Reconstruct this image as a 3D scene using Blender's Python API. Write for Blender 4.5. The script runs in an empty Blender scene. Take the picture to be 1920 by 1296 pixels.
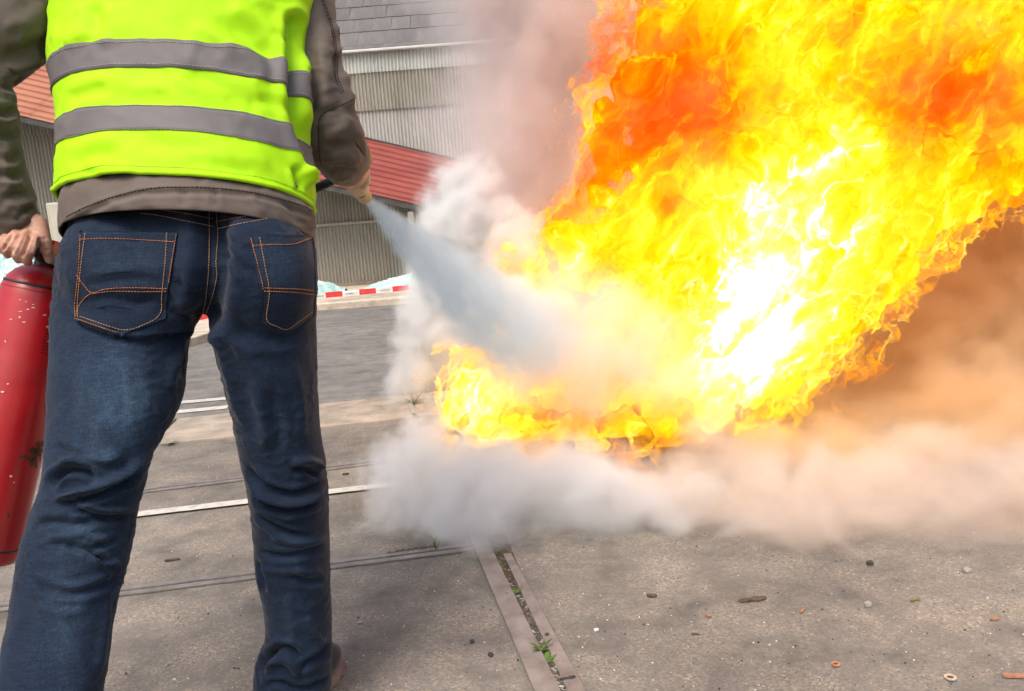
import bpy, bmesh, math, random
import numpy as np
from mathutils import Vector, Matrix
from mathutils.bvhtree import BVHTree

random.seed(7)
RNG = np.random.default_rng(11)
SC = bpy.context.scene
COL = SC.collection

# ---------------------------------------------------------------- camera, world, sun, exposure
FOC, CX, CY = 1600.0, 960.0, 648.0            # focal length and centre, in photograph pixels
CAM_H = 1.0
PITCH, ROLL = math.radians(10.0), math.radians(4.2)
_F = np.array([0, math.cos(PITCH), -math.sin(PITCH)])
_R0 = np.array([1.0, 0, 0]); _U0 = np.array([0, math.sin(PITCH), math.cos(PITCH)])
CR = math.cos(ROLL) * _R0 - math.sin(ROLL) * _U0
CU = math.sin(ROLL) * _R0 + math.cos(ROLL) * _U0
CF = _F
CAM = np.array([0, 0, CAM_H])

cd = bpy.data.cameras.new('camera')
cd.sensor_width = 36.0; cd.lens = 36.0 * FOC / 1920.0
cd.clip_start = 0.05; cd.clip_end = 500
cam = bpy.data.objects.new('camera', cd); COL.objects.link(cam)
m = Matrix.Identity(4)
for i in range(3):
    m[i][0], m[i][1], m[i][2], m[i][3] = CR[i], CU[i], -CF[i], CAM[i]
cam.matrix_world = m
SC.camera = cam

W = bpy.data.worlds.new('World'); SC.world = W; W.use_nodes = True
wn = W.node_tree.nodes; wl = W.node_tree.links
bg = wn['Background']
sky = wn.new('ShaderNodeTexSky'); sky.sky_type = 'NISHITA'; sky.sun_disc = False
SUN_EL, SUN_AZ = math.radians(58), math.radians(205)     # azimuth from +Y clockwise: behind the camera, a little left
sky.sun_elevation = SUN_EL; sky.sun_rotation = SUN_AZ
sky.dust_density = 6.0; sky.air_density = 1.2; sky.ozone_density = 1.0
wl.new(sky.outputs[0], bg.inputs[0]); bg.inputs[1].default_value = 0.11
sd = bpy.data.lights.new('sun', 'SUN'); sd.energy = 1.3; sd.angle = math.radians(28); sd.color = (1.0, 0.96, 0.9)
sun = bpy.data.objects.new('sun', sd); COL.objects.link(sun)
sdir = Vector((math.sin(SUN_AZ) * math.cos(SUN_EL), math.cos(SUN_AZ) * math.cos(SUN_EL), math.sin(SUN_EL)))
sun.rotation_euler = sdir.to_track_quat('Z', 'Y').to_euler()

vs = SC.view_settings
vs.view_transform = 'Standard'; vs.look = 'None'; vs.gamma = 1.0; vs.use_curve_mapping = False
vs.exposure = 0.80
cy = SC.cycles
cy.use_denoising = True
try: cy.denoiser = 'OPENIMAGEDENOISE'
except Exception: pass
cy.use_adaptive_sampling = True; cy.adaptive_threshold = 0.04
cy.max_bounces = 8; cy.diffuse_bounces = 3; cy.glossy_bounces = 2; cy.transmission_bounces = 2
cy.volume_bounces = 4; cy.transparent_max_bounces = 40
cy.caustics_reflective = False; cy.caustics_refractive = False
cy.volume_max_steps = 512
cy.sample_clamp_indirect = 6.0

# ---------------------------------------------------------------- pixel helpers (where a photograph pixel lies in the place)
def pdir(px, py):
    return CF + (px - CX) / FOC * CR + (CY - py) / FOC * CU
def P(px, py, d):                      # point at depth d
    return CAM + d * pdir(px, py)
def G(px, py, z=0.0):                  # point on the level z
    v = pdir(px, py); return CAM + v * ((z - CAM_H) / v[2])
def YP(px, py, y):                     # point on the upright plane y
    v = pdir(px, py); return CAM + v * (y / v[1])
def project(v):
    q = np.asarray(v) - CAM
    d = q @ CF
    return CX + FOC * (q @ CR) / d, CY - FOC * (q @ CU) / d, d

# ---------------------------------------------------------------- noise in numpy
_perm = RNG.permutation(256); _perm = np.concatenate([_perm, _perm, _perm])
_grad = RNG.normal(size=(256, 3)); _grad /= np.linalg.norm(_grad, axis=1)[:, None]
def perlin(p):
    p = np.asarray(p, float); i = np.floor(p).astype(int); f = p - i
    i &= 255; u = f * f * f * (f * (f * 6 - 15) + 10)
    out = 0
    for dx in (0, 1):
        for dy in (0, 1):
            for dz in (0, 1):
                h = _perm[_perm[_perm[i[:, 0] + dx] + i[:, 1] + dy] + i[:, 2] + dz]
                g = _grad[h]
                w = (u[:, 0] if dx else 1 - u[:, 0]) * (u[:, 1] if dy else 1 - u[:, 1]) * (u[:, 2] if dz else 1 - u[:, 2])
                out = out + w * (g[:, 0] * (f[:, 0] - dx) + g[:, 1] * (f[:, 1] - dy) + g[:, 2] * (f[:, 2] - dz))
    return out
def fbm(p, oct=4, gain=0.5, lac=2.03):
    p = np.asarray(p, float); a = 1.0; s = 0
    for k in range(oct):
        s = s + a * perlin(p + 17.3 * k); p = p * lac; a *= gain
    return s

# ---------------------------------------------------------------- object helpers
BASE = {}
def base_of(o): return BASE.get(o.name, np.zeros(3))
def tag(o, label=None, cat=None, group=None, kind=None):
    if label: o['label'] = label
    if cat: o['category'] = cat
    if group: o['group'] = group
    if kind: o['kind'] = kind
    return o
def thing(name, label, cat, loc=(0, 0, 0), group=None):
    o = bpy.data.objects.new(name, None); COL.objects.link(o)
    o.empty_display_size = 0.05
    o.location = tuple(loc); BASE[o.name] = np.array(loc, float)
    return tag(o, label, cat, group)
def mesh_data(name, v, f, smooth=False):
    me = bpy.data.meshes.new(name)
    v = np.asarray(v, float)
    me.from_pydata(v.tolist(), [], f.tolist() if hasattr(f, 'tolist') else f)
    me.update()
    if smooth:
        me.polygons.foreach_set('use_smooth', np.ones(len(me.polygons), bool))
    return me
def obj(name, v, f, material, parent=None, smooth=False, origin=None):
    """one mesh object; v in world coordinates"""
    v = np.asarray(v, float)
    if parent is not None: b = base_of(parent)
    else: b = np.array(origin, float) if origin is not None else np.zeros(3)
    me = mesh_data(name, v - b, f, smooth)
    if material is not None: me.materials.append(material)
    o = bpy.data.objects.new(name, me); COL.objects.link(o)
    if parent is not None: o.parent = parent
    else: o.location = tuple(b)
    BASE[o.name] = b
    return o
def link_copy(me, name, parent, loc, rot=(0, 0, 0), scale=(1, 1, 1)):
    o = bpy.data.objects.new(name, me); COL.objects.link(o)
    o.parent = parent
    b = base_of(parent) if parent is not None else np.zeros(3)
    o.location = tuple(np.array(loc) - b); o.rotation_euler = rot; o.scale = scale
    BASE[o.name] = np.array(loc, float)
    return o

def box_vf(x0, x1, y0, y1, z0, z1):
    v = [(x, y, z) for z in (z0, z1) for y in (y0, y1) for x in (x0, x1)]
    f = [(0, 2, 3, 1), (4, 5, 7, 6), (0, 1, 5, 4), (2, 6, 7, 3), (0, 4, 6, 2), (1, 3, 7, 5)]
    return v, f
def bevel_vf(v, f, w, seg=1):
    bm = bmesh.new(); vs_ = [bm.verts.new(q) for q in v]
    for q in f: bm.faces.new([vs_[i] for i in q])
    bm.normal_update()
    bmesh.ops.bevel(bm, geom=bm.edges[:], offset=w, segments=seg, affect='EDGES', profile=0.6)
    bm.verts.index_update()
    vv = [tuple(q.co) for q in bm.verts]; ff = [tuple(q.index for q in fa.verts) for fa in bm.faces]
    bm.free(); return vv, ff
def ring_faces(nr, ns, closed=True, cap0=True, cap1=True):
    f = []
    for i in range(nr - 1):
        for j in range(ns if closed else ns - 1):
            a = i * ns + j; b = i * ns + (j + 1) % ns
            f.append((a, b, b + ns, a + ns))
    if cap0: f.append(tuple(range(ns))[::-1])
    if cap1: f.append(tuple((nr - 1) * ns + j for j in range(ns)))
    return f
def loft(rings, ns=32, caps=(True, True)):
    """rings: (centre, xaxis, yaxis, a, b, power)"""
    t = np.arange(ns) / ns * 2 * np.pi
    V = []
    for c, X, Y, a, b, p in rings:
        cs, sn = np.cos(t), np.sin(t)
        cx = np.sign(cs) * np.abs(cs) ** (2 / p); sy = np.sign(sn) * np.abs(sn) ** (2 / p)
        V.append(np.asarray(c)[None] + a * cx[:, None] * np.asarray(X)[None] + b * sy[:, None] * np.asarray(Y)[None])
    return np.concatenate(V), ring_faces(len(rings), ns, True, *caps)
def frame_for(t):
    t = np.asarray(t, float); t = t / np.linalg.norm(t)
    h = np.array([1.0, 0, 0]) if abs(t[0]) < 0.8 else np.array([0, 1.0, 0])
    n = np.cross(t, h); n /= np.linalg.norm(n); b = np.cross(t, n)
    return n, b
def tube(pts, rad, ns=8, caps=(True, True)):
    pts = np.asarray(pts, float); n = len(pts)
    rad = np.full(n, rad) if np.isscalar(rad) else np.asarray(rad, float)
    tg = np.gradient(pts, axis=0); rings = []
    pn = None
    for i in range(n):
        t = tg[i] / (np.linalg.norm(tg[i]) + 1e-9)
        if pn is None: pn, pb = frame_for(t)
        else:
            pn = pn - t * (pn @ t); pn /= np.linalg.norm(pn); pb = np.cross(t, pn)
        rings.append((pts[i], pn, pb, rad[i], rad[i], 2.0))
    return loft(rings, ns, caps)
def capsule_chain(pts, rad, ns=16):
    """tube with rounded ends"""
    pts = [np.asarray(q, float) for q in pts]; rad = list(rad)
    out_p, out_r = [], []
    t0 = pts[0] - pts[1]; t0 /= np.linalg.norm(t0); t1 = pts[-1] - pts[-2]; t1 /= np.linalg.norm(t1)
    for k in (0.98, 0.8, 0.5): out_p.append(pts[0] + t0 * rad[0] * k); out_r.append(rad[0] * math.sqrt(1 - k * k))
    out_p += pts; out_r += rad
    for k in (0.5, 0.8, 0.98): out_p.append(pts[-1] + t1 * rad[-1] * k); out_r.append(rad[-1] * math.sqrt(1 - k * k))
    return tube(out_p, out_r, ns)
def sphere_vf(c, r, n=10, m_=16):
    if np.isscalar(r): r = (r, r, r)
    v = []; 
    for i in range(1, n):
        a = math.pi * i / n
        for j in range(m_):
            b = 2 * math.pi * j / m_
            v.append((c[0] + r[0] * math.sin(a) * math.cos(b), c[1] + r[1] * math.sin(a) * math.sin(b), c[2] + r[2] * math.cos(a)))
    k = len(v); v.append((c[0], c[1], c[2] + r[2])); v.append((c[0], c[1], c[2] - r[2]))
    f = []
    for i in range(n - 2):
        for j in range(m_):
            f.append((i * m_ + j, (i + 1) * m_ + j, (i + 1) * m_ + (j + 1) % m_, i * m_ + (j + 1) % m_))
    for j in range(m_):
        f.append((k, j, (j + 1) % m_)); f.append((k + 1, (n - 2) * m_ + (j + 1) % m_, (n - 2) * m_ + j))
    return np.array(v), f
def merge(parts):
    V, Fc, n = [], [], 0
    for v, f in parts:
        V.append(np.asarray(v, float)); Fc += [tuple(i + n for i in q) for q in f]; n += len(v)
    return np.concatenate(V), Fc
def remesh(parts, voxel, smooth=4, factor=0.5):
    """union of closed shapes as one continuous surface"""
    v, f = merge(parts)
    me = mesh_data('tmp', v, f)
    o = bpy.data.objects.new('tmp', me); COL.objects.link(o)
    md = o.modifiers.new('r', 'REMESH'); md.mode = 'VOXEL'; md.voxel_size = voxel; md.adaptivity = 0
    if smooth:
        ms = o.modifiers.new('s', 'SMOOTH'); ms.factor = factor; ms.iterations = smooth
    dg = bpy.context.evaluated_depsgraph_get()
    e = o.evaluated_get(dg); em = e.to_mesh()
    n = len(em.vertices); V = np.empty(n * 3); em.vertices.foreach_get('co', V); V = V.reshape(-1, 3)
    Fq = [tuple(p.vertices) for p in em.polygons]
    e.to_mesh_clear()
    bpy.data.objects.remove(o); bpy.data.meshes.remove(me)
    return V, Fq
def normals_of(v, f):
    me = mesh_data('tmpn', v, f); n = len(me.vertices)
    N = np.empty(n * 3); me.vertex_normals.foreach_get('vector', N); bpy.data.meshes.remove(me)
    return N.reshape(-1, 3)
def smoothstep(a, b, x):
    t = np.clip((x - a) / (b - a), 0, 1); return t * t * (3 - 2 * t)
def spline(pts, n):
    """Catmull-Rom through points, n samples"""
    p = np.asarray(pts, float); k = len(p)
    if k == 2: return p[0] + (p[1] - p[0]) * np.linspace(0, 1, n)[:, None]
    q = np.vstack([2 * p[0] - p[1], p, 2 * p[-1] - p[-2]])
    seg = np.linalg.norm(np.diff(p, axis=0), axis=1); s = np.concatenate([[0], np.cumsum(seg)])
    out = []
    for u in np.linspace(0, s[-1], n):
        i = min(np.searchsorted(s, u, 'right') - 1, k - 2); t = (u - s[i]) / (seg[i] + 1e-12)
        a, b, c, d = q[i], q[i + 1], q[i + 2], q[i + 3]
        out.append(0.5 * ((2 * b) + (-a + c) * t + (2 * a - 5 * b + 4 * c - d) * t * t + (-a + 3 * b - 3 * c + d) * t ** 3))
    return np.array(out)
def interp_rows(rows, n):
    """rows: tuples, first column the key; smooth resample to n rows"""
    a = np.array(rows, float); return spline(a, n)

# ---------------------------------------------------------------- material helpers
def new_mat(name):
    mt = bpy.data.materials.new(name); mt.use_nodes = True
    nt = mt.node_tree; nt.nodes.clear()
    out = nt.nodes.new('ShaderNodeOutputMaterial')
    return mt, nt, out
def N_(nt, kind, **kw):
    n = nt.nodes.new(kind)
    for k, v in kw.items():
        if k.startswith('_'): setattr(n, k[1:], v)
        else: n.inputs[k.replace('__', ' ')].default_value = v
    return n
def L_(nt, a, b): nt.links.new(a, b)
def ramp(nt, src, stops, interp='LINEAR'):
    r = nt.nodes.new('ShaderNodeValToRGB'); r.color_ramp.interpolation = interp
    el = r.color_ramp.elements
    el[0].position = stops[0][0]; el[1].position = stops[-1][0]
    for p_, _c in stops[1:-1]: el.new(p_)
    for e, (p_, c) in zip(sorted(el, key=lambda q: q.position), stops):
        e.color = (*c, 1) if len(c) == 3 else c
    if src is not None: L_(nt, src, r.inputs[0])
    return r
def math_(nt, op, a, b=None, clamp=False):
    n = nt.nodes.new('ShaderNodeMath'); n.operation = op; n.use_clamp = clamp
    for i, q in enumerate((a, b)):
        if q is None: continue
        if isinstance(q, (int, float)): n.inputs[i].default_value = q
        else: L_(nt, q, n.inputs[i])
    return n.outputs[0]
def mix_(nt, fac, a, b, blend='MIX'):
    n = nt.nodes.new('ShaderNodeMix'); n.data_type = 'RGBA'; n.blend_type = blend
    for s, q in ((n.inputs['Factor'], fac), (n.inputs['A'], a), (n.inputs['B'], b)):
        if isinstance(q, (int, float)): s.default_value = q
        elif isinstance(q, tuple): s.default_value = (*q, 1) if len(q) == 3 else q
        else: L_(nt, q, s)
    # colour sockets of the Mix node sit at fixed places
    return n
def mixc(nt, fac, a, b, blend='MIX'):
    n = nt.nodes.new('ShaderNodeMix'); n.data_type = 'RGBA'; n.blend_type = blend; n.clamp_factor = True
    for s, q in ((n.inputs[0], fac), (n.inputs[6], a), (n.inputs[7], b)):
        if isinstance(q, (int, float)): s.default_value = q
        elif isinstance(q, tuple): s.default_value = (*q, 1) if len(q) == 3 else q
        else: L_(nt, q, s)
    return n.outputs[2]
def coords(nt, scale=(1, 1, 1), rot=(0, 0, 0), kind='Object'):
    tc = nt.nodes.new('ShaderNodeTexCoord'); mp = nt.nodes.new('ShaderNodeMapping')
    mp.inputs['Scale'].default_value = scale; mp.inputs['Rotation'].default_value = rot
    L_(nt, tc.outputs[kind], mp.inputs[0]); return mp.outputs[0]
def noise(nt, vec, scale, detail=4, rough=0.55, dist=0.0):
    n = nt.nodes.new('ShaderNodeTexNoise'); n.inputs['Scale'].default_value = scale
    n.inputs['Detail'].default_value = detail; n.inputs['Roughness'].default_value = rough; n.inputs['Distortion'].default_value = dist
    if vec is not None: L_(nt, vec, n.inputs['Vector'])
    return n.outputs['Fac'], n.outputs['Color']
def bump(nt, h, strength, dist=0.01, chain=None):
    b = nt.nodes.new('ShaderNodeBump'); b.inputs['Strength'].default_value = strength; b.inputs['Distance'].default_value = dist
    L_(nt, h, b.inputs['Height'])
    if chain is not None: L_(nt, chain, b.inputs['Normal'])
    return b.outputs[0]
def principled(nt, out, color, rough=0.7, normal=None, metal=0.0, spec=0.5, **kw):
    p = nt.nodes.new('ShaderNodeBsdfPrincipled')
    for s, q in (('Base Color', color), ('Roughness', rough), ('Metallic', metal)):
        if isinstance(q, (int, float)): p.inputs[s].default_value = q
        elif isinstance(q, tuple): p.inputs[s].default_value = (*q, 1)
        else: L_(nt, q, p.inputs[s])
    p.inputs['Specular IOR Level'].default_value = spec
    for k, v in kw.items(): p.inputs[k.replace('__', ' ')].default_value = v
    if normal is not None: L_(nt, normal, p.inputs['Normal'])
    L_(nt, p.outputs[0], out.inputs['Surface']); return p
def simple(name, c0, c1, scale=8, detail=5, rough=0.7, bump_s=0.0, bump_scale=60, metal=0.0, spec=0.4, rnd=0.0, stretch=(1, 1, 1), lo=0.35, hi=0.65):
    """two-tone worn material"""
    mt, nt, out = new_mat(name)
    v = coords(nt, stretch)
    fac, _ = noise(nt, v, scale, detail, 0.6)
    c = ramp(nt, fac, [(lo, c0), (hi, c1)]).outputs[0]
    if rnd:
        oi = nt.nodes.new('ShaderNodeObjectInfo')
        k = math_(nt, 'MULTIPLY_ADD', oi.outputs['Random'], rnd); nt.nodes[-1].inputs[2].default_value = 1 - rnd / 2
        vm = nt.nodes.new('ShaderNodeVectorMath'); vm.operation = 'SCALE'; L_(nt, c, vm.inputs[0]); L_(nt, k, vm.inputs['Scale']); c = vm.outputs[0]
    nm = None
    if bump_s:
        f2, _ = noise(nt, v, bump_scale, 4, 0.6); nm = bump(nt, f2, bump_s, 0.01)
    principled(nt, out, c, rough, nm, metal, spec)
    return mt
# ================================================================ GROUND
def ground_mat(name, dark, light, tone=1.0, speck=1.0, seed=0.0, streak=0.0):
    mt, nt, out = new_mat(name)
    tc = nt.nodes.new('ShaderNodeTexCoord'); mp = nt.nodes.new('ShaderNodeMapping')
    mp.inputs['Location'].default_value = (seed, seed * 0.7, 0); L_(nt, tc.outputs['Object'], mp.inputs[0]); v = mp.outputs[0]
    big, _ = noise(nt, v, 1.3, 5, 0.62, 0.6)
    mid, _ = noise(nt, v, 7.0, 5, 0.65, 0.3)
    c = ramp(nt, big, [(0.33, dark), (0.68, light)]).outputs[0]
    mm = ramp(nt, mid, [(0.28, (0.62, 0.62, 0.63)), (0.5, (1, 1, 1)), (0.72, (1.28, 1.25, 1.2))]).outputs[0]
    c = mixc(nt, 1.0, c, mm, 'MULTIPLY')
    # worn aggregate: stone by stone
    vo = nt.nodes.new('ShaderNodeTexVoronoi'); vo.inputs['Scale'].default_value = 210; L_(nt, v, vo.inputs['Vector'])
    hsv = nt.nodes.new('ShaderNodeSeparateColor'); L_(nt, vo.outputs['Color'], hsv.inputs[0])
    gr = ramp(nt, hsv.outputs[0], [(0.0, (0.55, 0.54, 0.53)), (0.3, (0.84, 0.83, 0.82)), (0.7, (1.06, 1.04, 1.01)), (0.93, (1.35, 1.3, 1.2)), (1.0, (1.8, 1.7, 1.5))]).outputs[0]
    wear = ramp(nt, mid, [(0.35, (0.25, 0.25, 0.25)), (0.62, (1, 1, 1))]).outputs[0]
    sw = nt.nodes.new('ShaderNodeRGBToBW'); L_(nt, wear, sw.inputs[0])
    sp = math_(nt, 'MULTIPLY', sw.outputs[0], speck)
    c2 = mixc(nt, 1.0, c, gr, 'MULTIPLY')
    c = mixc(nt, sp, c, c2)
    if streak:
        vv = coords(nt, (0.35, 9.0, 1.0), (0, 0, STREAK_ROT))
        st, _ = noise(nt, vv, 1.6, 4, 0.6)
        sc_ = ramp(nt, st, [(0.35, (1 - streak,) * 3), (0.65, (1 + streak,) * 3)]).outputs[0]
        c = mixc(nt, 1.0, c, sc_, 'MULTIPLY')
    fine, _ = noise(nt, v, 160, 3, 0.7)
    nb = bump(nt, fine, 0.35, 0.004); nb = bump(nt, vo.outputs['Distance'], 0.25, 0.002, nb)
    principled(nt, out, c, 0.88, nb, 0, 0.25)
    return mt

# direction of the street: along the painted line
_a, _b = G(250, 968), G(680, 918)
TD = (_b - _a); TD[2] = 0; TD /= np.linalg.norm(TD)
ND = np.array([-TD[1], TD[0], 0.0])
STREAK_ROT = -math.atan2(TD[1], TD[0])

M_ground = ground_mat('worn_asphalt', (0.145, 0.129, 0.114), (0.258, 0.228, 0.196), speck=0.75)
M_road = ground_mat('road_asphalt', (0.16, 0.152, 0.143), (0.215, 0.203, 0.19), speck=0.5, seed=4.0, streak=0.10)
M_strip = ground_mat('sandy_concrete', (0.31, 0.262, 0.21), (0.41, 0.35, 0.285), speck=0.35, seed=9.0, streak=0.08)
M_far = ground_mat('pale_pavement', (0.46, 0.40, 0.32), (0.58, 0.51, 0.42), speck=0.3, seed=13.0, streak=0.1)

v, f = [], []
nx, ny = 90, 90
gx = np.concatenate([np.linspace(-60, -6, 16), np.linspace(-5.4, 7, 60), np.linspace(8, 60, 14)])
gy = np.concatenate([np.linspace(-20, 0, 10), np.linspace(0.4, 6, 60), np.linspace(6.5, 90, 20)])
for y in gy:
    for x in gx: v.append((x, y, 0))
v = np.array(v); near = (np.abs(v[:, 0]) < 6) & (v[:, 1] > 0) & (v[:, 1] < 6)
v[:, 2] = np.where(near, -0.001 + 0.0 * v[:, 0], -0.001)
f = [(i * len(gx) + j, i * len(gx) + j + 1, (i + 1) * len(gx) + j + 1, (i + 1) * len(gx) + j) for i in range(len(gy) - 1) for j in range(len(gx) - 1)]
tag(obj('ground', v, f, M_ground), 'worn speckled grey brown asphalt yard underfoot', kind='structure')

def off(px, py):                     # distance of a ground pixel from the street axis
    return float(G(px, py) @ ND)
def band(name, o0, o1, z, mat, t0=-40, t1=40, kind='structure', thick=0.0, parent=None, label=None):
    a = TD * t0; b = TD * t1
    q = [a + ND * o0, b + ND * o0, b + ND * o1, a + ND * o1]
    if thick:
        vv = [(*p[:2], z) for p in q] + [(*p[:2], z - thick) for p in q]
        ff = [(0, 1, 2, 3), (4, 7, 6, 5), (0, 4, 5, 1), (1, 5, 6, 2), (2, 6, 7, 3), (3, 7, 4, 0)]
    else:
        vv = [(*p[:2], z) for p in q]; ff = [(0, 1, 2, 3)]
    o = obj(name, vv, ff, mat, parent)
    if parent is None: tag(o, label, kind=kind)
    return o

o_strip0, o_strip1 = off(497, 815), off(497, 770)
o_curb = off(680, 577)
band('road', o_strip1, o_curb + 0.5, 0.003, M_road, label='smooth grey street lane beyond the sandy strip')
# sandy concrete strip, cut in slabs with a joint
M_steel = simple('worn_steel', (0.20, 0.165, 0.145), (0.34, 0.29, 0.265), 14, 6, 0.55, 0.15, 90, metal=0.35, spec=0.5)
M_rail = simple('dull_rail_steel', (0.21, 0.185, 0.165), (0.31, 0.28, 0.255), 20, 6, 0.5, 0.12, 120, metal=0.4)
M_dirt = simple('groove_dirt', (0.06, 0.05, 0.035), (0.16, 0.13, 0.095), 40, 6, 0.95, 0.6, 200)
M_white = simple('worn_white_paint', (0.34, 0.32, 0.285), (0.54, 0.51, 0.455), 30, 7, 0.8, 0.2, 150, lo=0.3, hi=0.5)
st = thing('pavement', 'sandy beige concrete strip of slabs beside the street', None, (0, 0, 0)); del st['label']
tag(st, 'sandy beige concrete strip of slabs running beside the street', kind='structure')
tj = [-9.0, -6.2, -3.6, -1.15, float(G(775, 762) @ TD), 2.6, 5.2, 8.0, 12.0]
for k in range(len(tj) - 1):
    band('slab', o_strip0 + 0.004, o_strip1 - 0.004, 0.007 + 0.0012 * (k % 3), M_strip, tj[k] + 0.006, tj[k + 1] - 0.006, thick=0.03, parent=st)
# far pavement with a kerb, bending towards the left
edge = [(-400, 800), (100, 712), (300, 668), (379, 645), (480, 613), (595, 583), (770, 570), (1000, 553), (1500, 518)]
eg = [G(*q) for q in edge]
dirs = np.array([0, 1.0, 0])
vv, ff = [], []
KH = 0.07
for q in eg:
    vv += [(*q[:2], -0.01), (*q[:2], KH - 0.008), (*(q + dirs * 0.010)[:2], KH), (*(q + dirs * 12)[:2], KH + 0.01)]
for i in range(len(eg) - 1):
    for k in range(3): ff.append((i * 4 + k, (i + 1) * 4 + k, (i + 1) * 4 + k + 1, i * 4 + k + 1))
tag(obj('pavement', vv, ff, M_far), 'pale cream pavement with low kerb in front of the shed', kind='structure')

# painted lines
def painted(name, x0, y0, x1, y1, h, label, seed, group=None):
    a, b = G(x0, y0), G(x1, y1); w = np.linalg.norm(G((x0 + x1) / 2, (y0 + y1) / 2 + h) - G((x0 + x1) / 2, (y0 + y1) / 2)) / 2
    t = b - a; ln = np.linalg.norm(t); t /= ln; n = np.array([-t[1], t[0], 0]); k = max(int(ln / 0.02), 8); vv, ff = [], []
    for i in range(k + 1):
        c = a + t * ln * i / k
        e1 = 0.06 * w * fbm(np.array([[i * 0.9, seed, 0.3]]), 2)[0] * 2; e2 = 0.06 * w * fbm(np.array([[i * 0.9, seed, 9.3]]), 2)[0] * 2
        vv += [(*(c - n * (w + e1))[:2], 0.0072), (*(c + n * (w + e2))[:2], 0.0072)]
    ff = [(2 * i, 2 * i + 2, 2 * i + 3, 2 * i + 1) for i in range(k)]
    return tag(obj(name, vv, ff, M_white), label, 'road marking', group)
painted('painted_line', -200, 1021, 760, 908.5, 9, 'long white painted line across the yard behind the legs', 3)
painted('road_marking', 318, 758.5, 434, 748.5, 5, 'upper of two short white road stripes seen between the legs', 5, 'short stripes on the street')
painted('road_marking', 300, 777.5, 428, 765.5, 6, 'lower of two short white road stripes seen between the legs', 8, 'short stripes on the street')

# flush rails: two steel lips with a groove between
def rail(x0, y0, x1, y1, wpx, label, mat=M_rail):
    a, b = G(x0, y0), G(x1, y1); t = b - a; ln = np.linalg.norm(t); t /= ln; n = np.array([-t[1], t[0], 0])
    mid = ((x0 + x1) / 2, (y0 + y1) / 2)
    w = np.linalg.norm(G(mid[0], mid[1] + wpx) - G(*mid))
    r = thing('flush_rail', label, 'rail', (*((a + b) / 2)[:2], 0), 'flush rails set in the yard')
    def strip(nm, o0, o1, z, m_):
        k = 24; vv = []; 
        for i in range(k + 1):
            c = a + t * ln * i / k; j = 0.0012 * math.sin(i * 2.1)
            vv += [(*(c + n * (o0 + j))[:2], z - 0.004), (*(c + n * (o0 + j))[:2], z), (*(c + n * (o1 + j))[:2], z), (*(c + n * (o1 + j))[:2], z - 0.004)]
        ff = [(4 * i + q, 4 * i + 4 + q, 4 * i + 5 + q, 4 * i + 1 + q) for i in range(k) for q in range(3)]
        obj(nm, vv, ff, m_, r)
    strip('rail_lip', -w * 0.5, -w * 0.1, 0.005, mat); strip('rail_lip', w * 0.12, w * 0.5, 0.0045, mat); strip('groove', -w * 0.12, w * 0.14, 0.001, M_dirt)
rail(-260, 1174, 886, 1027, 15, 'flush grooved rail nearest the camera running behind the right calf')
rail(-200, 979, 760, 861, 8, 'narrow flush rail beyond the white painted line')

# steel channel crossing the yard towards the fire
ch = thing('steel_channel', 'rusty steel channel with weedy groove running towards the fire', 'rail', (*G(970, 1160)[:2], 0))
def plate(nm, tl, tr, bl, br, z, m_, k=40, wob=0.0):
    vv = []
    for i in range(k + 1):
        s = i / k
        l = G(*tl) * (1 - s) + G(*bl) * s; r_ = G(*tr) * (1 - s) + G(*br) * s
        j = wob * math.sin(i * 1.7)
        vv += [(l[0], l[1], z - 0.006), (l[0], l[1], z), (r_[0] + j, r_[1], z - 0.0008), (r_[0] + j, r_[1], z - 0.012)]
    ff = [(4 * i + q, 4 * i + 1 + q, 4 * i + 5 + q, 4 * i + 4 + q) for i in range(k) for q in range(3)]
    obj(nm, vv, ff, m_, ch)
plate('steel_plate', (878, 1005), (908, 1003), (1006, 1310), (1056, 1310), 0.009, M_steel, wob=0.0008)
plate('steel_plate', (944, 1042), (958, 1040), (1070, 1310), (1104, 1310), 0.006, M_steel)
plate('groove', (906, 1005), (948, 1003), (1052, 1312), (1074, 1312), 0.0025, M_dirt)
# its further end beyond the smoke
plate('steel_plate', (752, 728), (760, 728), (772, 780), (782, 780), 0.013, M_strip, 8)

# low weeds: leafy rosettes and grass tufts
M_leaf = simple('weed_leaf', (0.05, 0.10, 0.02), (0.13, 0.2, 0.035), 60, 4, 0.6, rnd=0.4)
M_dry = simple('dry_grass', (0.16, 0.12, 0.06), (0.28, 0.22, 0.11), 60, 4, 0.8, rnd=0.3)
M_stone = simple('pebble_mix', (0.16, 0.145, 0.13), (0.5, 0.46, 0.42), 35, 3, 0.8, lo=0.3, hi=0.7)
def leaf_blade(c, ang, ln, w, lift, curl):
    vv = []; k = 5
    d = np.array([math.cos(ang), math.sin(ang), 0]); n = np.array([-d[1], d[0], 0])
    for i in range(k + 1):
        s = i / k; ww = w * math.sin(math.pi * (0.12 + 0.88 * s) ** 0.8) * 0.5
        p = c + d * ln * s + np.array([0, 0, lift * s - curl * s * s])
        vv += [p - n * ww, p + np.array([0, 0, -ww * 0.3]), p + n * ww]
    ff = [(3 * i + q, 3 * i + 1 + q, 3 * i + 4 + q, 3 * i + 3 + q) for i in range(k) for q in range(2)]
    return vv, ff
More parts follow.
